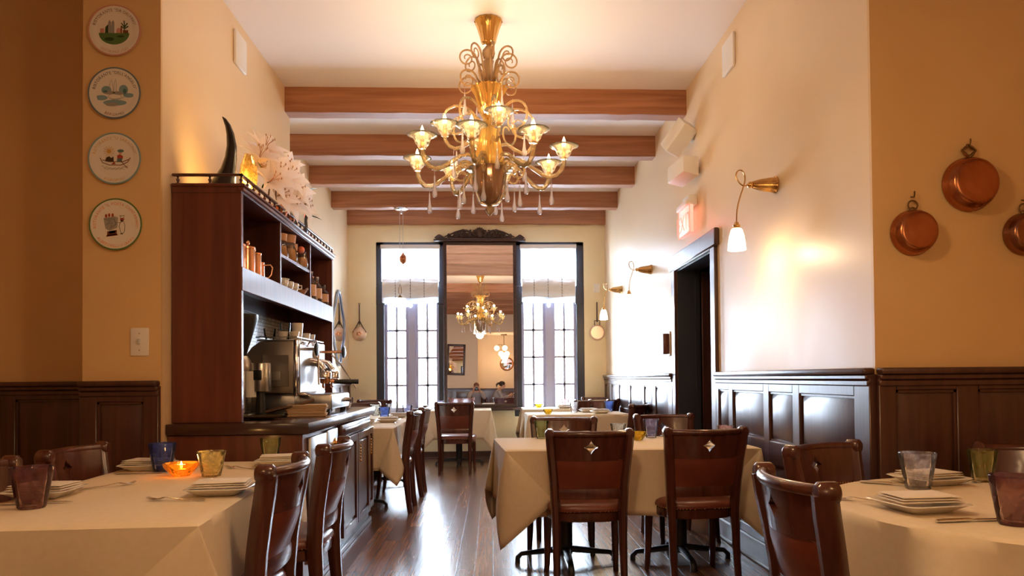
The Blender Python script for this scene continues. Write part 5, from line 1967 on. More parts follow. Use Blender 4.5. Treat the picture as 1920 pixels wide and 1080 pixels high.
G1, G2, G3 = 'chairs at the front left table', 'chairs at the long table by the doorway wall', 'chairs around the round table'
G4, G5, G6 = 'chairs at the table past the counter', 'chairs at the far right tables', 'chairs by the back wall'
chair(-1.02, 2.70, radians(90), 'nearest dark wooden chair on the aisle side of the front left table', G1)
chair(-1.005, 3.475, radians(90), 'dark chair on the aisle side of the front left table, beside the steel counter door', G1)
chair(-1.63, 3.34, radians(-90), 'dark chair on the far side of the front left table, behind the blue tumbler', G1)
chair(-1.63, 2.68, radians(-90), 'dark chair at the left edge of the photo, behind the purple-brown tumbler', G1)
chair(0.545, 4.27, 0.0, 'dark wooden chair with back to us, nearest the aisle at the long right table', G2)
chair(1.19, 4.31, radians(5.5), 'dark wooden chair with back to us, nearer the doorway wall at the long right table', G2)
chair(0.49, 5.08, pi - 0.16, 'chair facing us across the long right table, behind the green tumbler', G2)
chair(1.385, 5.33, pi + 0.17, 'chair facing us across the long right table, in front of the dark doorway', G2)
chair(1.15, 2.13, radians(-90), 'large chair at the near right, curved back toward the aisle, at the round table', G3)
chair(1.555, 2.83, pi + 0.55, 'chair by the pilaster corner facing the round table, showing a star cutout and brass nails', G3)
chair(2.10, 2.66, 2.50, 'chair at the right edge of the photo under the copper pans, behind the green tumbler', G3)
chair(-0.98, 6.68, radians(90), 'chair on the aisle side of the table past the counter, nearer of the two', G4)
chair(-0.965, 7.55, radians(90), 'chair on the aisle side of the table past the counter, farther of the two', G4)
chair(-1.66, 8.92, pi, 'chair at the far end of the table past the counter, facing us', G4)
chair(-0.455, 9.24, radians(-3), 'chair with its back to us in front of the tall pier mirror', G6)
chair(-1.67, 10.10, pi, 'chair facing us against the back wall under the left window', G6)
chair(1.385, 7.89, radians(58), 'dark-backed chair turned sideways at the near end of the far right tables', G5)
chair(1.34, 9.00, pi + 0.2, 'chair with a star cutout between the two far right tables, facing us', G5)
chair(1.37, 9.72, radians(28), 'chair seen from its dark back between the two far right tables', G5)
chair(1.45, 10.46, pi - 0.5, 'chair in the far right corner by the back wall, facing us', G5)


# ================================================================== tables and cloths
def table(cx, cy, sx, sy, label, rot=0.0, round_=False, group='dining tables'):
    t = thing('dining_table', label, 'table', (cx, cy, 0), rot, group)
    mb = MB()
    if round_:
        mb.lathe([(0.0, TOP - 0.034), (sx / 2 - 0.01, TOP - 0.034), (sx / 2, TOP - 0.028), (sx / 2, TOP - 0.010), (sx / 2 - 0.006, TOP - 0.004), (0.0, TOP - 0.004)], 48)
    else:
        mb.box((-sx / 2, -sy / 2, TOP - 0.034), (sx / 2, sy / 2, TOP - 0.004), 0.006)
    mb.build('tabletop', 'panel', t)
    n = 2 if max(sx, sy) > 1.3 and not round_ else 1
    for k in range(n):
        off = 0 if n == 1 else (k - 0.5) * (max(sx, sy) - 0.78)
        ox, oy = (off, 0) if sx >= sy else (0, off)
        mb = MB()
        mb.tube([(ox, oy, 0.05), (ox, oy, TOP - 0.06)], 0.044, 16)
        mb.lathe([(0.0, TOP - 0.065), (0.06, TOP - 0.065), (0.16, TOP - 0.042), (0.16, TOP - 0.036), (0.0, TOP - 0.036)], 20, (ox, oy, 0))
        mb.build('column', 'iron', t)
        mb = MB()
        for a in range(4):
            m = Matrix.Translation((ox, oy, 0)) @ Matrix.Rotation(a * pi / 2, 4, 'Z')
            pts = [m @ Vector(p) for p in ((0.0, 0, 0.085), (0.10, 0, 0.075), (0.22, 0, 0.062), (0.29, 0, 0.055), (0.315, 0, 0.030), (0.315, 0, 0.001))]
            mb.tube(pts, [0.030, 0.026, 0.021, 0.019, 0.021, 0.023], 8, squash=(1.0, 0.8))
        mb.build('base', 'iron', t)
    return t


def drape(name, corners, drop, label, seed=0, spread=40, material='cloth', group=None, tip=0.98, amp=0.012, spread2=None):
    """square-cornered tablecloth: flat top, gently waving sides, and at every corner a pointed flap
    whose two halves fold over the neighbouring sides; spread = angle of the flap's edges from the vertical"""
    rnd = random.Random(seed)
    C = [Vector((x, y, 0)) for x, y in corners]
    cols = []
    R = 12
    tks = [k / (R - 1) for k in range(R)]
    dn = Vector((0, 0, -1))
    for i in range(4):
        a, b, c = C[i], C[(i + 1) % 4], C[(i + 2) % 4]
        ti, tj = (b - a).normalized(), (c - b).normalized()
        ni, nj = Vector((ti.y, -ti.x, 0)), Vector((tj.y, -tj.x, 0))
        L = (b - a).length
        K = max(10, int(L / 0.045))
        ph = [rnd.uniform(0, 6.28) for _ in range(3)]
        for k in range(K + 1):
            s = L * k / K
            fade = min(1.0, s / 0.3, (L - s) / 0.3)
            col = []
            for tk in tks:
                wv = (amp * sin(9 * s + ph[0]) + amp * 0.6 * sin(17 * s + ph[1])) * tk * fade
                col.append(a + ti * s + ni * (0.006 + 0.014 * tk + wv) + Vector((0, 0, TOP - 0.006 - drop * tk + 0.006 * sin(6 * s + ph[2]) * tk * fade)))
            cols.append((a + ti * s, col))
        dg = (ni + nj).normalized()
        lm = drop * 1.414 * tip
        keys = []
        s1, s2 = radians(spread + rnd.uniform(-4, 4)), radians((spread2 or spread) + rnd.uniform(-4, 4))
        keys.append(dn * drop + dg * 0.012)
        keys.append((-ti * sin(s1) + dn * cos(s1)) * drop * 1.04 + ni * 0.034)
        keys.append(dn * lm + dg * (0.085 * lm) + ti * rnd.uniform(-0.03, 0.03))
        keys.append((tj * sin(s2) + dn * cos(s2)) * drop * 1.04 + nj * 0.085)
        keys.append(dn * drop + dg * 0.012)
        for seg in range(4):
            m = 6
            for k in range(m):
                if seg == 0 and k == 0:
                    continue
                q = k / m
                v = keys[seg] * (1 - q) + keys[seg + 1] * q
                bow = (0.022 if seg in (1, 2) else -0.006) * sin(pi * q)
                side = ni if seg < 2 else nj
                col = []
                for tk in tks:
                    p = b + v * tk + side * (bow * sin(pi * min(1.0, tk * 0.8))) + dg * 0.008
                    col.append(Vector((p.x, p.y, TOP - 0.006 + v.z * tk)))
                cols.append((b, col))
    mid = sum(C, Vector()) / 4
    mb = MB()
    rings = []
    for q in (0.0, 0.4, 0.7, 0.9, 0.985):
        rings.append([mb.bm.verts.new((mid + (p - mid) * q) + Vector((0, 0, TOP))) for p, _ in cols])
    for r in range(R):
        rings.append([mb.bm.verts.new(c[r]) for _, c in cols])
    n = len(cols)
    for A, B in zip(rings, rings[1:]):
        for k in range(n):
            mb.face([A[k], A[(k + 1) % n], B[(k + 1) % n], B[k]])
    bmesh.ops.remove_doubles(mb.bm, verts=mb.bm.verts, dist=1e-5)
    o = mb.build(name, material, sharp=60)
    md = o.modifiers.new('thickness', 'SOLIDIFY')
    md.thickness = 0.002
    md.offset = 1.0
    return tag(o, label, 'tablecloth', group)


def drape_round(name, c, R0, drop, label, seed=0, folds=9):
    rnd = random.Random(seed)
    n, R = 160, 14
    ph = rnd.uniform(0, 6)
    mb = MB()
    rings = []
    for q in (0.0, 0.4, 0.75, 0.95, 0.99):
        rings.append([mb.bm.verts.new((c[0] + R0 * q * cos(2 * pi * k / n), c[1] + R0 * q * sin(2 * pi * k / n), TOP)) for k in range(n)])
    for r in range(R):
        tk = r / (R - 1)
        ring = []
        for k in range(n):
            a = 2 * pi * k / n
            f = sin(folds * a + ph + 0.9 * sin(2 * a)) + 0.45 * sin(2.0 * folds * a + 2 * ph)
            rr = R0 + 0.008 + 0.012 * sin(pi * tk * 0.5) + 0.040 * tk + 0.075 * f * tk ** 0.85
            ring.append(mb.bm.verts.new((c[0] + rr * cos(a), c[1] + rr * sin(a), TOP - 0.005 - drop * tk - 0.012 * tk * f)))
        rings.append(ring)
    for A, B in zip(rings, rings[1:]):
        for k in range(n):
            mb.face([A[k], A[(k + 1) % n], B[(k + 1) % n], B[k]])
    bmesh.ops.remove_doubles(mb.bm, verts=mb.bm.verts, dist=1e-5)
    o = mb.build(name, 'cloth', sharp=70)
    md = o.modifiers.new('thickness', 'SOLIDIFY')
    md.thickness = 0.0025
    md.offset = 1.0
    return tag(o, label, 'tablecloth', 'cream tablecloths')


GC = 'cream tablecloths'
T1 = [(-1.72, 2.165), (-0.885, 2.20), (-1.03, 3.885), (-1.815, 3.855)]
table(-1.365, 3.02, 0.76, 1.60, 'long table under the front left cream cloth', radians(4.2))
drape('tablecloth', T1, 0.34, 'cream cloth on the front left table, lit by an amber candle', 3, 46, group=GC, spread2=16)
T2 = [(0.085, 4.275), (1.60, 4.255), (1.595, 5.14), (0.02, 5.15)]
table(0.475, 4.71, 0.74, 0.80, 'square table under the aisle end of the long right cloth')
table(1.23, 4.71, 0.74, 0.80, 'square table under the doorway-wall end of the long right cloth')
drape('tablecloth', T2, 0.385, 'cream cloth with a long pointed corner fold on the long right table', 5, 42, group=GC, tip=1.06)
T3a = [(0.42, 8.24), (1.60, 8.32), (1.57, 8.96), (0.41, 8.94)]
table(1.0, 8.61, 0.98, 0.56, 'table under the nearer far-right cream cloth')
drape('tablecloth', T3a, 0.36, 'cream cloth on the nearer far right table, yellow candle at its corner', 8, 22, group=GC)
T3b = [(0.43, 9.80), (1.17, 9.80), (1.17, 10.52), (0.43, 10.52)]
table(0.80, 10.16, 0.68, 0.66, 'table under the farther far-right cream cloth')
drape('tablecloth', T3b, 0.36, 'cream cloth on the farther far right table under the right window', 9, 22, group=GC)
T4 = [(-1.72, 6.36), (-0.875, 6.36), (-0.90, 8.66), (-1.72, 8.66)]
table(-1.31, 7.51, 0.76, 2.2, 'long table under the cream cloth past the counter')
drape('tablecloth', T4, 0.36, 'cream cloth on the long table just past the espresso counter', 11, 18, group=GC)
T5 = [(-0.90, 9.70), (-0.02, 9.67), (-0.02, 10.42), (-0.90, 10.42)]
table(-0.46, 10.05, 0.80, 0.68, 'table under the cream cloth in front of the pier mirror')
drape('tablecloth', T5, 0.38, 'cream cloth on the table in front of the pier mirror', 12, 18, group=GC)
T6C, T6R = (1.80, 2.27), 0.67
table(T6C[0], T6C[1], 1.30, 1.30, 'round table under the pleated cream cloth at the near right', 0, True)
drape_round('tablecloth', T6C, T6R, 0.42, 'round cream cloth falling in soft pleats at the near right', 4, 10)

# ================================================================== things on the tables
TZ = TOP + 0.003
_tum = {}


def tumbler(x, y, material, label, r=0.060, h=0.132, group='coloured glass tumblers', z=TZ):
    key = (material, r, h)
    if key not in _tum:
        mb = MB()
        mb.lathe([(0.0, 0.0), (r * 0.60, 0.0), (r * 0.66, h * 0.04), (r * 0.76, h * 0.30), (r * 0.90, h * 0.7), (r * 0.995, h * 0.985), (r * 0.985, h), (r * 0.95, h * 0.99),
                  (r * 0.84, h * 0.68), (r * 0.70, h * 0.30), (r * 0.58, h * 0.12), (0.0, h * 0.10)], 28)
        o = mb.build('tumbler', material)
        _tum[key] = o
    else:
        o = _tum[key].copy()
        COL.objects.link(o)
    o.location = (x, y, z)
    o.rotation_euler = (0, 0, x * 7 + y * 3)
    return tag(o, label, 'glass', group)


_pl = []


def plate(x, y, rot, label, s=1.0):
    """square plate with a raised sloping rim"""
    if not _pl:
        mb = MB()
        rings = []
        for (w, z) in ((0.060, 0.0), (0.066, 0.002), (0.108, 0.026), (0.116, 0.029), (0.112, 0.0315), (0.104, 0.028), (0.066, 0.008), (0.02, 0.006)):
            ring = []
            for k in range(40):
                a = 2 * pi * k / 40
                e = 0.28
                c, q = cos(a), sin(a)
                ring.append(mb.bm.verts.new((w * (abs(c) ** e) * (1 if c > 0 else -1), w * (abs(q) ** e) * (1 if q > 0 else -1), z)))
            rings.append(ring)
        for A, B in zip(rings, rings[1:]):
            for k in range(40):
                mb.face([A[k], A[(k + 1) % 40], B[(k + 1) % 40], B[k]])
        mb.face(rings[0][::-1])
        mb.face(rings[-1])
        o = mb.build('square_plate', 'china', sharp=30)
        _pl.append(o)
    else:
        o = _pl[0].copy()
        COL.objects.link(o)
    o.location = (x, y, TZ)
    o.rotation_euler = (0, 0, rot)
    o.scale = (s, s, s)
    return tag(o, label, 'plate', 'square white plates')


_nk = []


def napkin(x, y, rot, label, z=0.030, s=1.0):
    if not _nk:
        mb = MB()
        for q in range(3):
            w, d = 0.100 - 0.003 * q, 0.072 - 0.002 * q
            zz = 0.0075 * q

            def fn(u, v, sd, w=w, d=d, zz=zz, q=q):
                x_, y_ = (2 * u - 1) * w, (2 * v - 1) * d
                edge = (1 - (2 * u - 1) ** 8) * (1 - (2 * v - 1) ** 8)
                puff = 0.0035 + 0.002 * sin(5 * u + q) * sin(4 * v + 2 * q)
                return Vector((x_, y_, zz + 0.0036 + sd * (0.0008 + puff * 0.8 * edge)))
            mb.slab(fn, 12, 10, 0)
        _nk.append(mb.build('napkin', 'napkin', sharp=50))
        o = _nk[0]
    else:
        o = _nk[0].copy()
        COL.objects.link(o)
    o.location = (x, y, TZ + z)
    o.rotation_euler = (0, 0, rot)
    o.scale = (s, s, s)
    return tag(o, label, 'napkin', 'white folded napkins')


_cut = {}


def cutlery(kind, x, y, rot, label):
    if kind not in _cut:
        mb = MB()
        if kind == 'fork':
            mb.tube([(-0.10, 0, 0.006), (-0.06, 0, 0.005), (0.0, 0, 0.007), (0.045, 0, 0.013)], [0.0075, 0.0055, 0.0035, 0.004], 8, squash=(1.0, 0.42))
            mb.tube([(0.045, 0, 0.013), (0.058, 0, 0.011), (0.070, 0, 0.007)], [0.004, 0.011, 0.0125], 8, squash=(1.0, 0.25))
            for k in range(4):
                yy = -0.0105 + 0.007 * k
                mb.tube([(0.066, yy * 0.95, 0.008), (0.085, yy, 0.005), (0.105, yy, 0.009), (0.116, yy * 0.9, 0.015)], [0.0024, 0.0022, 0.0019, 0.001], 6)
        else:
            mb.tube([(-0.115, 0, 0.007), (-0.09, 0, 0.0075), (-0.01, 0, 0.0075), (0.0, 0, 0.0075)], [0.006, 0.0085, 0.0075, 0.005], 8, squash=(1.0, 0.7))
            mb.tube([(0.0, 0, 0.007), (0.03, 0.001, 0.007), (0.09, 0.002, 0.006), (0.118, -0.004, 0.005)], [0.006, 0.0095, 0.0095, 0.002], 8, squash=(1.0, 0.16))
        _cut[kind] = mb.build(kind, 'silver')
        o = _cut[kind]
    else:
        o = _cut[kind].copy()
        COL.objects.link(o)
    o.location = (x, y, TZ - 0.001)
    o.rotation_euler = (0, 0, rot)
    return tag(o, label, kind, 'cutlery on the tables')


def candle_bowl(x, y, material, label, lit, r=0.062):
    t = thing('candle_bowl', label, 'candle holder', (x, y, TZ), 0, 'small glass candle bowls')
    mb = MB()
    mb.lathe([(0.0, 0.0), (r * 0.45, 0.0), (r * 0.62, 0.012), (r * 0.95, 0.040), (r, 0.058), (r * 0.96, 0.058), (r * 0.88, 0.040), (r * 0.5, 0.014), (0.0, 0.010)], 28)
    mb.build('bowl', material, t)
    mb = MB()
    mb.lathe([(0.0, 0.0105), (0.020, 0.0105), (0.020, 0.030), (0.0, 0.030)], 16)
    mb.build('candle', 'wax' if lit else 'napkin', t)
    if lit:
        mb = MB()
        mb.lathe([(0.0, 0.032), (0.005, 0.037), (0.006, 0.046), (0.003, 0.058), (0.0, 0.066)], 10)
        mb.build('flame', 'flame', t)
        light('candle_light', 'POINT', (0, 0, 0.075), 0.9, (1.0, 0.55, 0.16), 0.02, parent=t)
    return t


A1 = radians(4.2)
# front left table
tumbler(-1.565, 2.52, 't_purple', 'purple-brown swirled tumbler at the near left of the front left table', 0.066, 0.140)
tumbler(-1.555, 3.47, 't_blue', 'cobalt blue tumbler beside the amber candle bowl', 0.062, 0.135)
candle_bowl(-1.40, 3.31, 't_amber', 'amber glass bowl with a lit candle on the front left table', True, 0.078)
tumbler(-1.255, 3.28, 't_yellow', 'pale yellow frosted tumbler beside the amber candle bowl', 0.062, 0.112)
tumbler(-1.145, 3.78, 't_green', 'olive green tumbler at the far end of the front left table', 0.054, 0.128)
plate(-1.02, 2.77, A1, 'square plate on the aisle side of the front left table, nearer the camera')
napkin(-1.02, 2.77, A1 + 0.1, 'napkin on the plate on the aisle side, nearer the camera, front left table')
plate(-1.065, 3.68, A1, 'square plate beyond the olive green tumbler, front left table')
napkin(-1.065, 3.68, A1 + 0.15, 'napkin on the plate by the olive green tumbler, front left table')
plate(-1.66, 3.56, A1, 'square plate behind the cobalt blue tumbler')
napkin(-1.66, 3.56, A1 - 0.1, 'napkin on the plate behind the cobalt blue tumbler')
plate(-1.665, 2.76, A1, 'square plate behind the purple-brown tumbler at the left edge')
napkin(-1.665, 2.76, A1 - 0.1, 'napkin on the plate behind the purple-brown tumbler at the left edge')
cutlery('fork', -1.12, 2.62, radians(172), 'fork before the nearer aisle-side plate on the front left table')
cutlery('fork', -1.56, 2.98, radians(48), 'fork on the bare cloth in the middle of the left side, front left table')
cutlery('knife', -1.62, 3.40, radians(5), 'knife with a gold-toned handle left of the cobalt blue tumbler')
cutlery('knife', -1.60, 2.60, radians(10), 'knife handle peeking out left of the purple-brown tumbler')
cutlery('fork', -1.20, 3.52, radians(150), 'fork before the olive green tumbler, front left table')
cutlery('knife', -1.02, 2.94, radians(178), 'knife beyond the nearer aisle-side plate, front left table')
cutlery('knife', -1.52, 3.72, radians(8), 'knife behind the cobalt blue tumbler by the far table edge')
# long right table
GR = 'tumblers on the long right table'
tumbler(0.345, 5.05, 't_green', 'green tumbler at the aisle end of the long right table', 0.052, 0.126, GR)
tumbler(0.885, 5.04, 't_white', 'milky white tumbler in the middle of the long right table', 0.056, 0.100, GR)
candle_bowl(0.985, 4.83, 't_lemon', 'yellow candle bowl half hidden behind the aisle-side chair', False, 0.058)
tumbler(1.115, 5.02, 't_lilac', 'lilac blue tumbler in the middle of the long right table', 0.056, 0.130, GR)
tumbler(1.59, 4.86, 't_pink', 'pink tumbler at the doorway-wall end of the long right table', 0.056, 0.090, GR)
plate(0.60, 4.96, 0.0, 'square plate facing the chair behind the green tumbler, long right table')
napkin(0.60, 4.96, 0.1, 'napkin on the plate near the green tumbler, long right table')
plate(1.33, 4.96, 0.0, 'square plate right behind the lilac tumbler, long right table')
napkin(1.33, 4.96, -0.1, 'napkin on the plate beside the lilac tumbler')
plate(0.545, 4.42, 0.0, 'square plate before the aisle-side chair, long right table')
napkin(0.545, 4.42, 0.05, 'napkin on the plate before the aisle-side chair, long right table')
plate(1.23, 4.42, 0.0, 'square plate before the wall-side chair, long right table')
napkin(1.23, 4.42, -0.05, 'napkin on the plate before the wall-side chair, long right table')
cutlery('knife', 1.22, 5.06, radians(100), 'knife beside the lilac tumbler')
cutlery('fork', 1.49, 4.95, radians(80), 'fork between the last plate and the pink tumbler')
cutlery('fork', 0.44, 4.92, radians(80), 'fork beside the green tumbler on the long right table')
# round table
GQ = 'tumblers on the round table'
tumbler(1.585, 2.63, 't_clear', 'clear tumbler standing between two plates on the round table', 0.066, 0.136, GQ)
tumbler(1.945, 2.79, 't_green', 'green tumbler at the far side of the round table', 0.056, 0.126, GQ)
tumbler(1.475, 1.985, 't_purple', 'purple-brown tumbler at the right edge of the photo, round table', 0.064, 0.140, GQ)
plate(1.70, 2.75, 0.2, 'square plate behind the clear tumbler on the round table')
napkin(1.70, 2.75, 0.25, 'napkin on the plate behind the clear tumbler')
plate(1.335, 2.22, 0.15, 'square plate in front of the clear tumbler, near edge of the round table')
napkin(1.345, 2.23, 0.05, 'napkin on the plate in front of the clear tumbler, near edge of the round table')
cutlery('knife', 1.545, 2.73, radians(-38), 'knife with a gilt handle left of the clear tumbler, round table')
cutlery('knife', 1.385, 2.035, radians(6), 'knife before the near plate on the round table')
cutlery('fork', 1.83, 2.73, radians(25), 'fork between the clear and the green tumbler, round table')
cutlery('fork', 1.265, 2.38, radians(150), 'fork at the left rim of the round table')
# table past the counter
GP = 'tumblers on the table past the counter'
tumbler(-1.155, 7.80, 't_sky', 'blue tumbler on the table past the counter', 0.064, 0.125, GP)
tumbler(-1.12, 8.15, 't_clear', 'clear tumbler behind the blue one, table past the counter', 0.070, 0.150, GP)
tumbler(-1.36, 8.50, 't_white', 'milky tumbler at the far end, table past the counter', 0.062, 0.130, GP)
tumbler(-0.995, 8.52, 't_lilac', 'pale blue tumbler peeking out beside the aisle chairs', 0.060, 0.120, GP)
plate(-1.03, 7.20, 0.0, 'square plate before the nearer aisle chair, table past the counter')
napkin(-1.03, 7.20, 0.1, 'napkin on the plate nearest us, table past the counter')
plate(-1.03, 8.05, 0.0, 'square plate before the farther aisle chair, table past the counter')
napkin(-1.03, 8.05, 0.1, 'napkin on the farther plate, table past the counter')
plate(-1.22, 6.95, 0.0, 'square plate at the counter side of the table past the counter')
napkin(-1.22, 6.95, 0.2, 'napkin at the counter side of the table past the counter')
cutlery('knife', -0.93, 6.98, radians(95), 'knife at the table edge before the nearer aisle chair, past the counter')
# far right tables
GF = 'glasses on the far right tables'
candle_bowl(0.655, 8.42, 't_lemon', 'yellow candle bowl on the nearer far right table', False, 0.062)
candle_bowl(0.66, 10.20, 't_lemon', 'yellow candle bowl on the farther far right table', False, 0.062)
tumbler(1.00, 8.75, 't_clear', 'clear tumbler in the middle of the nearer far right table', 0.056, 0.130, GF)
tumbler(1.44, 8.82, 't_sky', 'blue tumbler at the wall end of the nearer far right table', 0.062, 0.130, GF)
tumbler(1.06, 10.38, 't_pink', 'pink tumbler on the farther far right table', 0.060, 0.120, GF)
plate(1.18, 8.78, 0.1, 'square plate between the clear and blue tumblers, nearer far right table')
napkin(1.18, 8.78, 0.2, 'napkin between the clear and blue tumblers, nearer far right table')
plate(1.28, 8.47, 0.0, 'square plate at the near edge of the nearer far right table')
napkin(1.28, 8.47, 0.1, 'napkin at the near edge of the nearer far right table')
plate(1.0, 9.95, 0.0, 'square plate at the near edge of the farther far right table')
napkin(1.0, 9.95, 0.0, 'napkin on the plate of the farther far right table')
# table before the pier mirror
tumbler(-0.72, 9.95, 't_lilac', 'pale blue tumbler on the table before the pier mirror', 0.060, 0.120, 'glasses before the pier mirror')
plate(-0.46, 9.88, 0.0, 'square plate on the table before the pier mirror')
napkin(-0.46, 9.88, 0.1, 'napkin on the plate before the pier mirror')

# ================================================================== the front room behind the camera (seen in the pier mirror)
def fill_globe_pendant(x, y, z, label, energy, r=0.11):  # added lamps, seen nowhere, that brighten the front tables and walls
    t = thing('fill_globe_pendant', label, 'pendant lamp', (x, y, CEIL), 0, 'globe pendants added to warm the front room')
    mb = MB()
    mb.lathe([(0.0, 0.0), (0.06, 0.0), (0.06, -0.02), (0.0, -0.03)], 20)
    mb.tube([(0, 0, -0.02), (0, 0, z - CEIL + r)], 0.004, 6)
    mb.lathe([(0.0, z - CEIL + r + 0.03), (0.03, z - CEIL + r + 0.02), (0.035, z - CEIL + r - 0.015), (0.0, z - CEIL + r - 0.015)], 16)
    mb.build('ceiling_rod', 'old_brass', t)
    mb = MB()
    mb.ball((0, 0, z - CEIL), r, 20, 14)
    g = mb.build('glass_globe', 'globe', t)
    light('fill_globe_light', 'POINT', (0, 0, z - CEIL - r - 0.04), energy, FRONT_WARM, 0.10, parent=t)
    return t


FRONT_WARM = (1.0, 0.57, 0.23)
fill_globe_pendant(-1.25, 0.90, 2.1, 'added unseen globe pendant that warms the front left table', FRONT_W)
fill_globe_pendant(1.70, 0.90, 2.1, 'added unseen globe pendant that warms the round table', FRONT_W)

t = thing('lantern_pendant', 'large white glass lantern hanging in the front room, seen in the pier mirror', 'pendant lamp', (0.06, 1.90, CEIL))
mb = MB()
mb.lathe([(0.0, 0.0), (0.07, 0.0), (0.07, -0.02), (0.0, -0.03)], 20)
mb.tube([(0, 0, -0.02), (0, 0, -0.50)], 0.006, 6)
mb.lathe([(0.0, -0.48), (0.03, -0.49), (0.12, -0.58), (0.13, -0.62), (0.0, -0.62)], 24)
mb.build('ceiling_rod', 'old_brass', t)
mb = MB()
mb.lathe([(0.13, -0.62), (0.15, -0.66), (0.155, -0.95), (0.18, -1.08), (0.172, -1.08), (0.146, -0.95), (0.12, -0.66)], 32)
mb.build('glass_shade', 'shade_lit', t)
light('lantern_light', 'POINT', (0, 0, -1.12), 42.0, (1.0, 0.62, 0.30), 0.10, parent=t)

t = thing('cluster_lamp', 'cluster of four lit globes hanging in the rear alcove, seen in the mirror', 'pendant lamp', (0.95, -2.0, 2.97))
mb = MB()
mb.lathe([(0.0, 0.0), (0.10, 0.0), (0.10, -0.03), (0.0, -0.04)], 24)
mb.tube([(0, 0, -0.03), (0, 0, -0.50)], 0.012, 8)
mb.build('ceiling_rod', 'old_brass', t)
for k, (dx, dy, dz) in enumerate(((-0.24, 0.05, -0.46), (0.02, 0.12, -0.46), (-0.10, 0.0, -0.64), (0.10, -0.04, -0.64))):
    mb = MB()
    mb.tube([(0, 0, -0.36), (dx * 0.6, dy * 0.6, -0.34), (dx, dy, dz + 0.09)], 0.007, 6)
    a = mb.build('arm', 'old_brass', t)
    mb = MB()
    mb.ball((dx, dy, dz), 0.085, 16, 12)
    mb.build('glass_globe', 'globe', a)
light('cluster_light', 'POINT', (0, 0.25, -0.75), 26.0, (1.0, 0.62, 0.32), 0.12, parent=t)

t = thing('round_mirror', 'round copper-framed mirror on the rear alcove wall, seen in the pier mirror', 'mirror', (1.08, -2.7, 2.03))
RX = Matrix.Rotation(radians(-90), 4, 'X')
mb = MB()
mb.lathe([(0.0, 0.012), (0.19, 0.012)], 40, mtx=RX)
mb.build('mirror_glass', 'mirror', t)
mb = MB()
mb.lathe([(0.185, 0.002), (0.23, 0.002), (0.235, 0.02), (0.21, 0.035), (0.185, 0.018)], 48, mtx=RX, ribs=24, rib_amp=0.012)
mb.build('frame', 'bright_copper', t)
t = thing('framed_mirror', 'dark-framed rectangular mirror on the rear wall, reflecting a window', 'mirror', (-0.62, -1.2, 2.10))
t.rotation_euler = (radians(2), radians(2), radians(3))
mb = MB()
mb.box((-0.24, 0.012, -0.44), (0.24, 0.018, 0.44))
mb.build('mirror_glass', 'mirror', t)
mb = MB()
for lo, hi in (((-0.29, 0.0, -0.49), (-0.22, 0.045, 0.49)), ((0.22, 0.0, -0.49), (0.29, 0.045, 0.49)), ((-0.29, 0.0, -0.49), (0.29, 0.045, -0.42)), ((-0.29, 0.0, 0.42), (0.29, 0.045, 0.49))):
    mb.box(lo, hi, 0.01)
mb.build('frame', 'carved', t)


# ------------------------------------------------------------------ the two people seated behind the camera
def skin_mesh(name, material, pts, edges, root, parent, sub=2):
    """grow a continuous surface over a skeleton: pts = {key: (x, y, z, radius or (rx, ry))}"""
    bm = bmesh.new()
    lay = bm.verts.layers.skin.verify()
    V = {}
    for k, p in pts.items():
        v = bm.verts.new(p[:3])
        r = p[3]
        v[lay].radius = (r, r) if not isinstance(r, tuple) else r
        v[lay].use_root = (k == root)
        V[k] = v
    for a, b in edges:
        bm.edges.new((V[a], V[b]))
    me = bpy.data.meshes.new(name)
    bm.to_mesh(me)
    bm.free()
    me.materials.append(M[material])
    o = bpy.data.objects.new(name, me)
    COL.objects.link(o)
    o.parent = parent
    m = o.modifiers.new('skin', 'SKIN')
    m.use_smooth_shade = True
    s = o.modifiers.new('smooth', 'SUBSURF')
    s.levels = s.render_levels = sub
    return o


def chain(*ks):
    return list(zip(ks, ks[1:]))


def hand_pts(tag_, wrist, palm_dir, spread_dir, curl_dir, P, E, side):
    """palm, four fingers and a thumb rooted at the wrist; fingers curl towards curl_dir"""
    w = Vector(wrist)
    d, s, c = Vector(palm_dir).normalized(), Vector(spread_dir).normalized(), Vector(curl_dir).normalized()
    P[tag_ + 'palm'] = (*(w + d * 0.055), (0.034, 0.020))
    E.append((tag_ + 'wr', tag_ + 'palm'))
    for k, ln in enumerate((0.070, 0.080, 0.074, 0.058)):
        b = w + d * 0.090 + s * (0.030 - 0.020 * k)
        m = b + d * ln * 0.40 + c * ln * 0.25
        e = m + d * ln * 0.10 + c * ln * 0.45
        for n_, q, r in (('a', b, 0.0095), ('b', m, 0.0085), ('c', e, 0.007)):
            P[tag_ + 'f%d' % k + n_] = (*q, r)
        E += [(tag_ + 'palm', tag_ + 'f%da' % k), (tag_ + 'f%da' % k, tag_ + 'f%db' % k), (tag_ + 'f%db' % k, tag_ + 'f%dc' % k)]
    b = w + d * 0.035 + s * 0.038
    e = b + d * 0.030 + s * 0.026 + c * 0.016
    f = e + d * 0.020 + c * 0.022
    for n_, q, r in (('a', b, 0.012), ('b', e, 0.0105), ('c', f, 0.0085)):
        P[tag_ + 't' + n_] = (*q, r)
    E += [(tag_ + 'palm', tag_ + 'ta'), (tag_ + 'ta', tag_ + 'tb'), (tag_ + 'tb', tag_ + 'tc')]


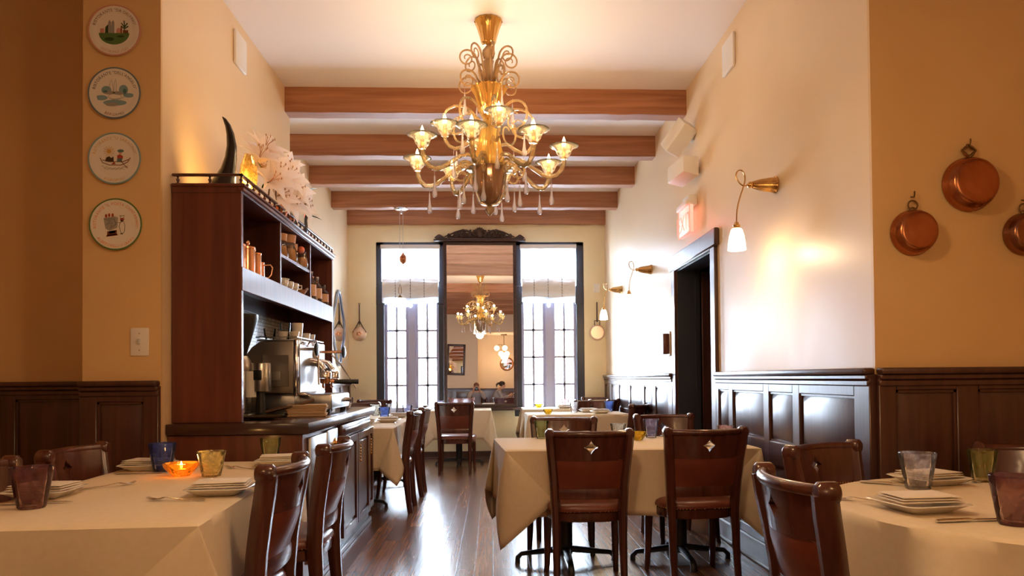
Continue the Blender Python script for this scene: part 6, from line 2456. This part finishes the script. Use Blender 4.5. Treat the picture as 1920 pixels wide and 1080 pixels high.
def person(label, J, shirt, trousers, hair, hairstyle, face):
    """seated figure from joints J; face = unit vector the face looks along"""
    t = thing('person', label, 'person', J['root'])
    o = Vector(J['root'])
    g = {k: Vector(v) - o for k, v in J.items() if k != 'root'}
    f = Vector(face).normalized()
    P, E = {}, []
    P['pel'] = (*g['pel'], (0.15, 0.11))
    P['wai'] = (*g['wai'], (0.135, 0.095))
    P['che'] = (*g['che'], (0.155, 0.105))
    P['nkb'] = (*g['nkb'], (0.075, 0.065))
    P['nck'] = (*g['nck'], 0.050)
    P['jaw'] = (*(g['hed'] - Vector((0, 0, 0.075)) + f * 0.022), (0.058, 0.062))
    P['hed'] = (*g['hed'], (0.074, 0.088))
    P['crn'] = (*(g['hed'] + Vector((0, 0, 0.065)) - f * 0.008), (0.062, 0.074))
    E += chain('pel', 'wai', 'che', 'nkb', 'nck', 'jaw', 'hed', 'crn')
    P['nos'] = (*(g['hed'] + f * 0.098 - Vector((0, 0, 0.025))), 0.012)
    E.append(('hed', 'nos'))
    for s in 'LR':
        P[s + 'sh'] = (*g[s + 'sh'], 0.058)
        P[s + 'ua'] = (*((g[s + 'sh'] + g[s + 'el']) / 2), 0.048)
        P[s + 'el'] = (*g[s + 'el'], 0.040)
        P[s + 'fa'] = (*(g[s + 'el'] * 0.6 + g[s + 'wr'] * 0.4), 0.040)
        P[s + 'wr'] = (*g[s + 'wr'], 0.026)
        E += [('nkb', s + 'sh')] + chain(s + 'sh', s + 'ua', s + 'el', s + 'fa', s + 'wr')
        hd = g[s + 'hd']
        hand_pts(s, g[s + 'wr'], hd, g[s + 'sp'], g[s + 'cu'], P, E, s)
        P[s + 'hp'] = (*g[s + 'hp'], 0.088)
        P[s + 'th'] = (*((g[s + 'hp'] + g[s + 'kn']) / 2), 0.078)
        P[s + 'kn'] = (*g[s + 'kn'], 0.058)
        P[s + 'ca'] = (*(g[s + 'kn'] * 0.65 + g[s + 'an'] * 0.35), 0.055)
        P[s + 'an'] = (*g[s + 'an'], 0.036)
        P[s + 'to'] = (*g[s + 'to'], 0.034)
        E += [('pel', s + 'hp')] + chain(s + 'hp', s + 'th', s + 'kn', s + 'ca', s + 'an', s + 'to')
    skin_mesh('body', 'skin', P, E, 'pel', t)

    def sleeve(keys, grow):
        return {k: (*P[k][:3], tuple(r + grow for r in P[k][3]) if isinstance(P[k][3], tuple) else P[k][3] + grow) for k in keys}
    S = sleeve(['pel', 'wai', 'che', 'nkb'] + [s + q for s in 'LR' for q in ('sh', 'ua', 'el', 'fa')], 0.012)
    for s in 'LR':
        q = g[s + 'el'] * 0.15 + g[s + 'wr'] * 0.85
        S[s + 'cf'] = (*q, 0.038)
    SE = chain('pel', 'wai', 'che', 'nkb') + [e for s in 'LR' for e in [('nkb', s + 'sh')] + chain(s + 'sh', s + 'ua', s + 'el', s + 'fa', s + 'cf')]
    skin_mesh('shirt', shirt, S, SE, 'pel', t)
    Tt = sleeve(['pel'] + [s + q for s in 'LR' for q in ('hp', 'th', 'kn', 'ca', 'an')], 0.013)
    TE = [e for s in 'LR' for e in [('pel', s + 'hp')] + chain(s + 'hp', s + 'th', s + 'kn', s + 'ca', s + 'an')]
    skin_mesh('trousers', trousers, Tt, TE, 'pel', t)
    for s in 'LR':
        mb = MB()
        a, b = Vector(P[s + 'an'][:3]), Vector(P[s + 'to'][:3])
        mb.tube([a + Vector((0, 0, -0.02)) - (b - a) * 0.35, a + Vector((0, 0, -0.02)), b, b + (b - a) * 0.25], [0.036, 0.044, 0.044, 0.02], 10, squash=(1.0, 0.85))
        mb.build('shoe', 'black', t)
    h = g['hed']
    mb = MB()
    mb.ball(h + Vector((0, 0, 0.035)) - f * 0.022, (0.086, 0.100, 0.088), 18, 12, Matrix.Rotation(atan2(f.y, f.x) - pi / 2, 4, 'Z'))
    if hairstyle == 'ponytail':
        mb.tube([h - f * 0.09 + Vector((0, 0, 0.03)), h - f * 0.14 + Vector((0, 0, 0.02)), h - f * 0.19 - Vector((0, 0, 0.03)), h - f * 0.20 - Vector((0, 0, 0.12))], [0.025, 0.034, 0.030, 0.008], 10)
    mb.build('hair', hair, t)
    side = Vector((-f.y, f.x, 0))
    mb = MB()
    for s in (-1, 1):
        mb.ball(h + f * 0.080 + side * s * 0.030 + Vector((0, 0, 0.008)), (0.011, 0.011, 0.008), 8, 6)
    mb.build('eyes', 'black', t)
    mb = MB()
    mb.tube([h + f * 0.086 + side * s * 0.020 - Vector((0, 0, 0.062 + 0.002 * abs(s))) for s in (-1, -0.3, 0.3, 1)], 0.006, 6)
    mb.build('mouth', 'pink_lid', t)
    for s in (-1, 1):
        mb = MB()
        mb.ball(h + side * s * 0.080 - Vector((0, 0, 0.010)), (0.014, 0.014, 0.028), 8, 6)
        mb.build('ear', 'skin', t)
    return t


J = dict(root=(0.0, -0.62, 0.0), pel=(0, -0.66, 0.60), wai=(0, -0.63, 0.76), che=(0, -0.55, 0.95), nkb=(0, -0.48, 1.07), nck=(0, -0.44, 1.13), hed=(0.0, -0.36, 1.235))
for s, q in (('L', -1), ('R', 1)):
    J.update({s + 'sh': (q * 0.19, -0.50, 1.04), s + 'el': (q * 0.25, -0.33, 0.86), s + 'wr': (q * 0.105, -0.235, 1.09), s + 'hd': (-q * 0.35 * 0 + q * 0.0, -0.55, 1.30), s + 'hp': (q * 0.10, -0.62, 0.57),
              s + 'kn': (q * 0.16, -0.20, 0.555), s + 'an': (q * 0.15, -0.16, 0.10), s + 'to': (q * 0.17, -0.03, 0.045)})
    J[s + 'hd'] = Vector((0, -0.62, 0)) + Vector((-q * 0.15, 0.55, 0.70))
    J[s + 'sp'] = Vector((0, -0.62, 0)) + Vector((0, -0.6, 0.8))
    J[s + 'cu'] = Vector((0, -0.62, 0)) + Vector((-q * 1.0, 0.3, 0.1))
person('person in a grey shirt seated at a table, holding a black camera to the face', J, 'grey_shirt', 'trousers', 'hair_auburn', 'short', (0, 1, 0))
t = thing('camera', 'black camera held up by the person seen in the mirror', 'camera', (0.0, -0.20, 1.16))
mb = MB()
mb.box((-0.07, -0.04, -0.045), (0.07, 0.03, 0.045), 0.012)
mb.box((-0.03, -0.04, 0.04), (0.03, 0.02, 0.068), 0.008)
mb.build('body', 'black', t)
mb = MB()
mb.lathe([(0.0, 0.028), (0.034, 0.028), (0.036, 0.06), (0.039, 0.09), (0.039, 0.11), (0.033, 0.112), (0.030, 0.09), (0.0, 0.088)], 24, mtx=Matrix.Rotation(radians(-90), 4, 'X'))
mb.build('lens', 'black', t)

B = Vector((0.58, -0.86, 0))
J = dict(root=tuple(B), pel=B + Vector((-0.02, 0, 0.62)), wai=B + Vector((0.0, 0, 0.78)), che=B + Vector((0.07, 0, 0.97)), nkb=B + Vector((0.15, 0, 1.11)), nck=B + Vector((0.18, 0, 1.17)), hed=B + Vector((0.25, 0.0, 1.28)))
for s, q in (('L', 1), ('R', -1)):
    J.update({s + 'sh': B + Vector((0.13, q * 0.18, 1.07)), s + 'el': B + Vector((0.24, q * 0.24, 0.86)), s + 'wr': B + Vector((0.45, q * 0.13, 0.95)), s + 'hp': B + Vector((0.02, q * 0.10, 0.58)),
              s + 'kn': B + Vector((0.44, q * 0.13, 0.56)), s + 'an': B + Vector((0.42, q * 0.13, 0.10)), s + 'to': B + Vector((0.55, q * 0.14, 0.045))})
    J[s + 'hd'] = B + Vector((0.9, -q * 0.2, 0.15))
    J[s + 'sp'] = B + Vector((0.1, -q * 0.3, 1.0))
    J[s + 'cu'] = B + Vector((0.3, -q * 1.0, 0.0))
person('person in a grey shirt with dark hair in a ponytail, leaning over to read', J, 'grey_shirt', 'trousers', 'hair', 'ponytail', (0.95, 0.0, -0.25))
mb = MB()
mb.box((-0.002, -0.14, -0.10), (0.004, 0.14, 0.12), 0.001, Matrix.Rotation(radians(35), 4, 'Y'), 1)
o = mb.build('menu_card', 'menu_paper')
o.location = B + Vector((0.57, 0.0, 0.98))
tag(o, 'pale menu held by the person with the ponytail', 'menu')
GB = 'chairs behind the camera'
chair(0.0, -0.68, 0.0, 'chair carrying the person with the camera, seen only in the mirror', GB)
chair(0.56, -0.86, radians(-90), 'chair carrying the person with the ponytail, seen only in the mirror', GB)
table(1.36, -0.62, 0.64, 0.64, 'table behind the camera beside the reading person, seen in the mirror')
drape('tablecloth', [(1.02, -0.96), (1.70, -0.96), (1.70, -0.28), (1.02, -0.28)], 0.34, 'cream cloth on the table beside the reading person in the mirror', 21, 20, group=GC)
t = thing('bread_basket', 'brown basket on the table beside the reading person', 'basket', (1.20, -0.45, TZ))
mb = MB()
mb.lathe([(0.0, 0.0), (0.09, 0.0), (0.13, 0.11), (0.12, 0.11), (0.08, 0.012), (0.0, 0.012)], 24)
mb.build('body', 'basket', t)
mb = MB()
mb.tube([(0.125, 0, 0.10), (0.09, 0, 0.20), (0.0, 0, 0.25), (-0.09, 0, 0.20), (-0.125, 0, 0.10)], 0.010, 8)
mb.build('handle', 'basket', t)
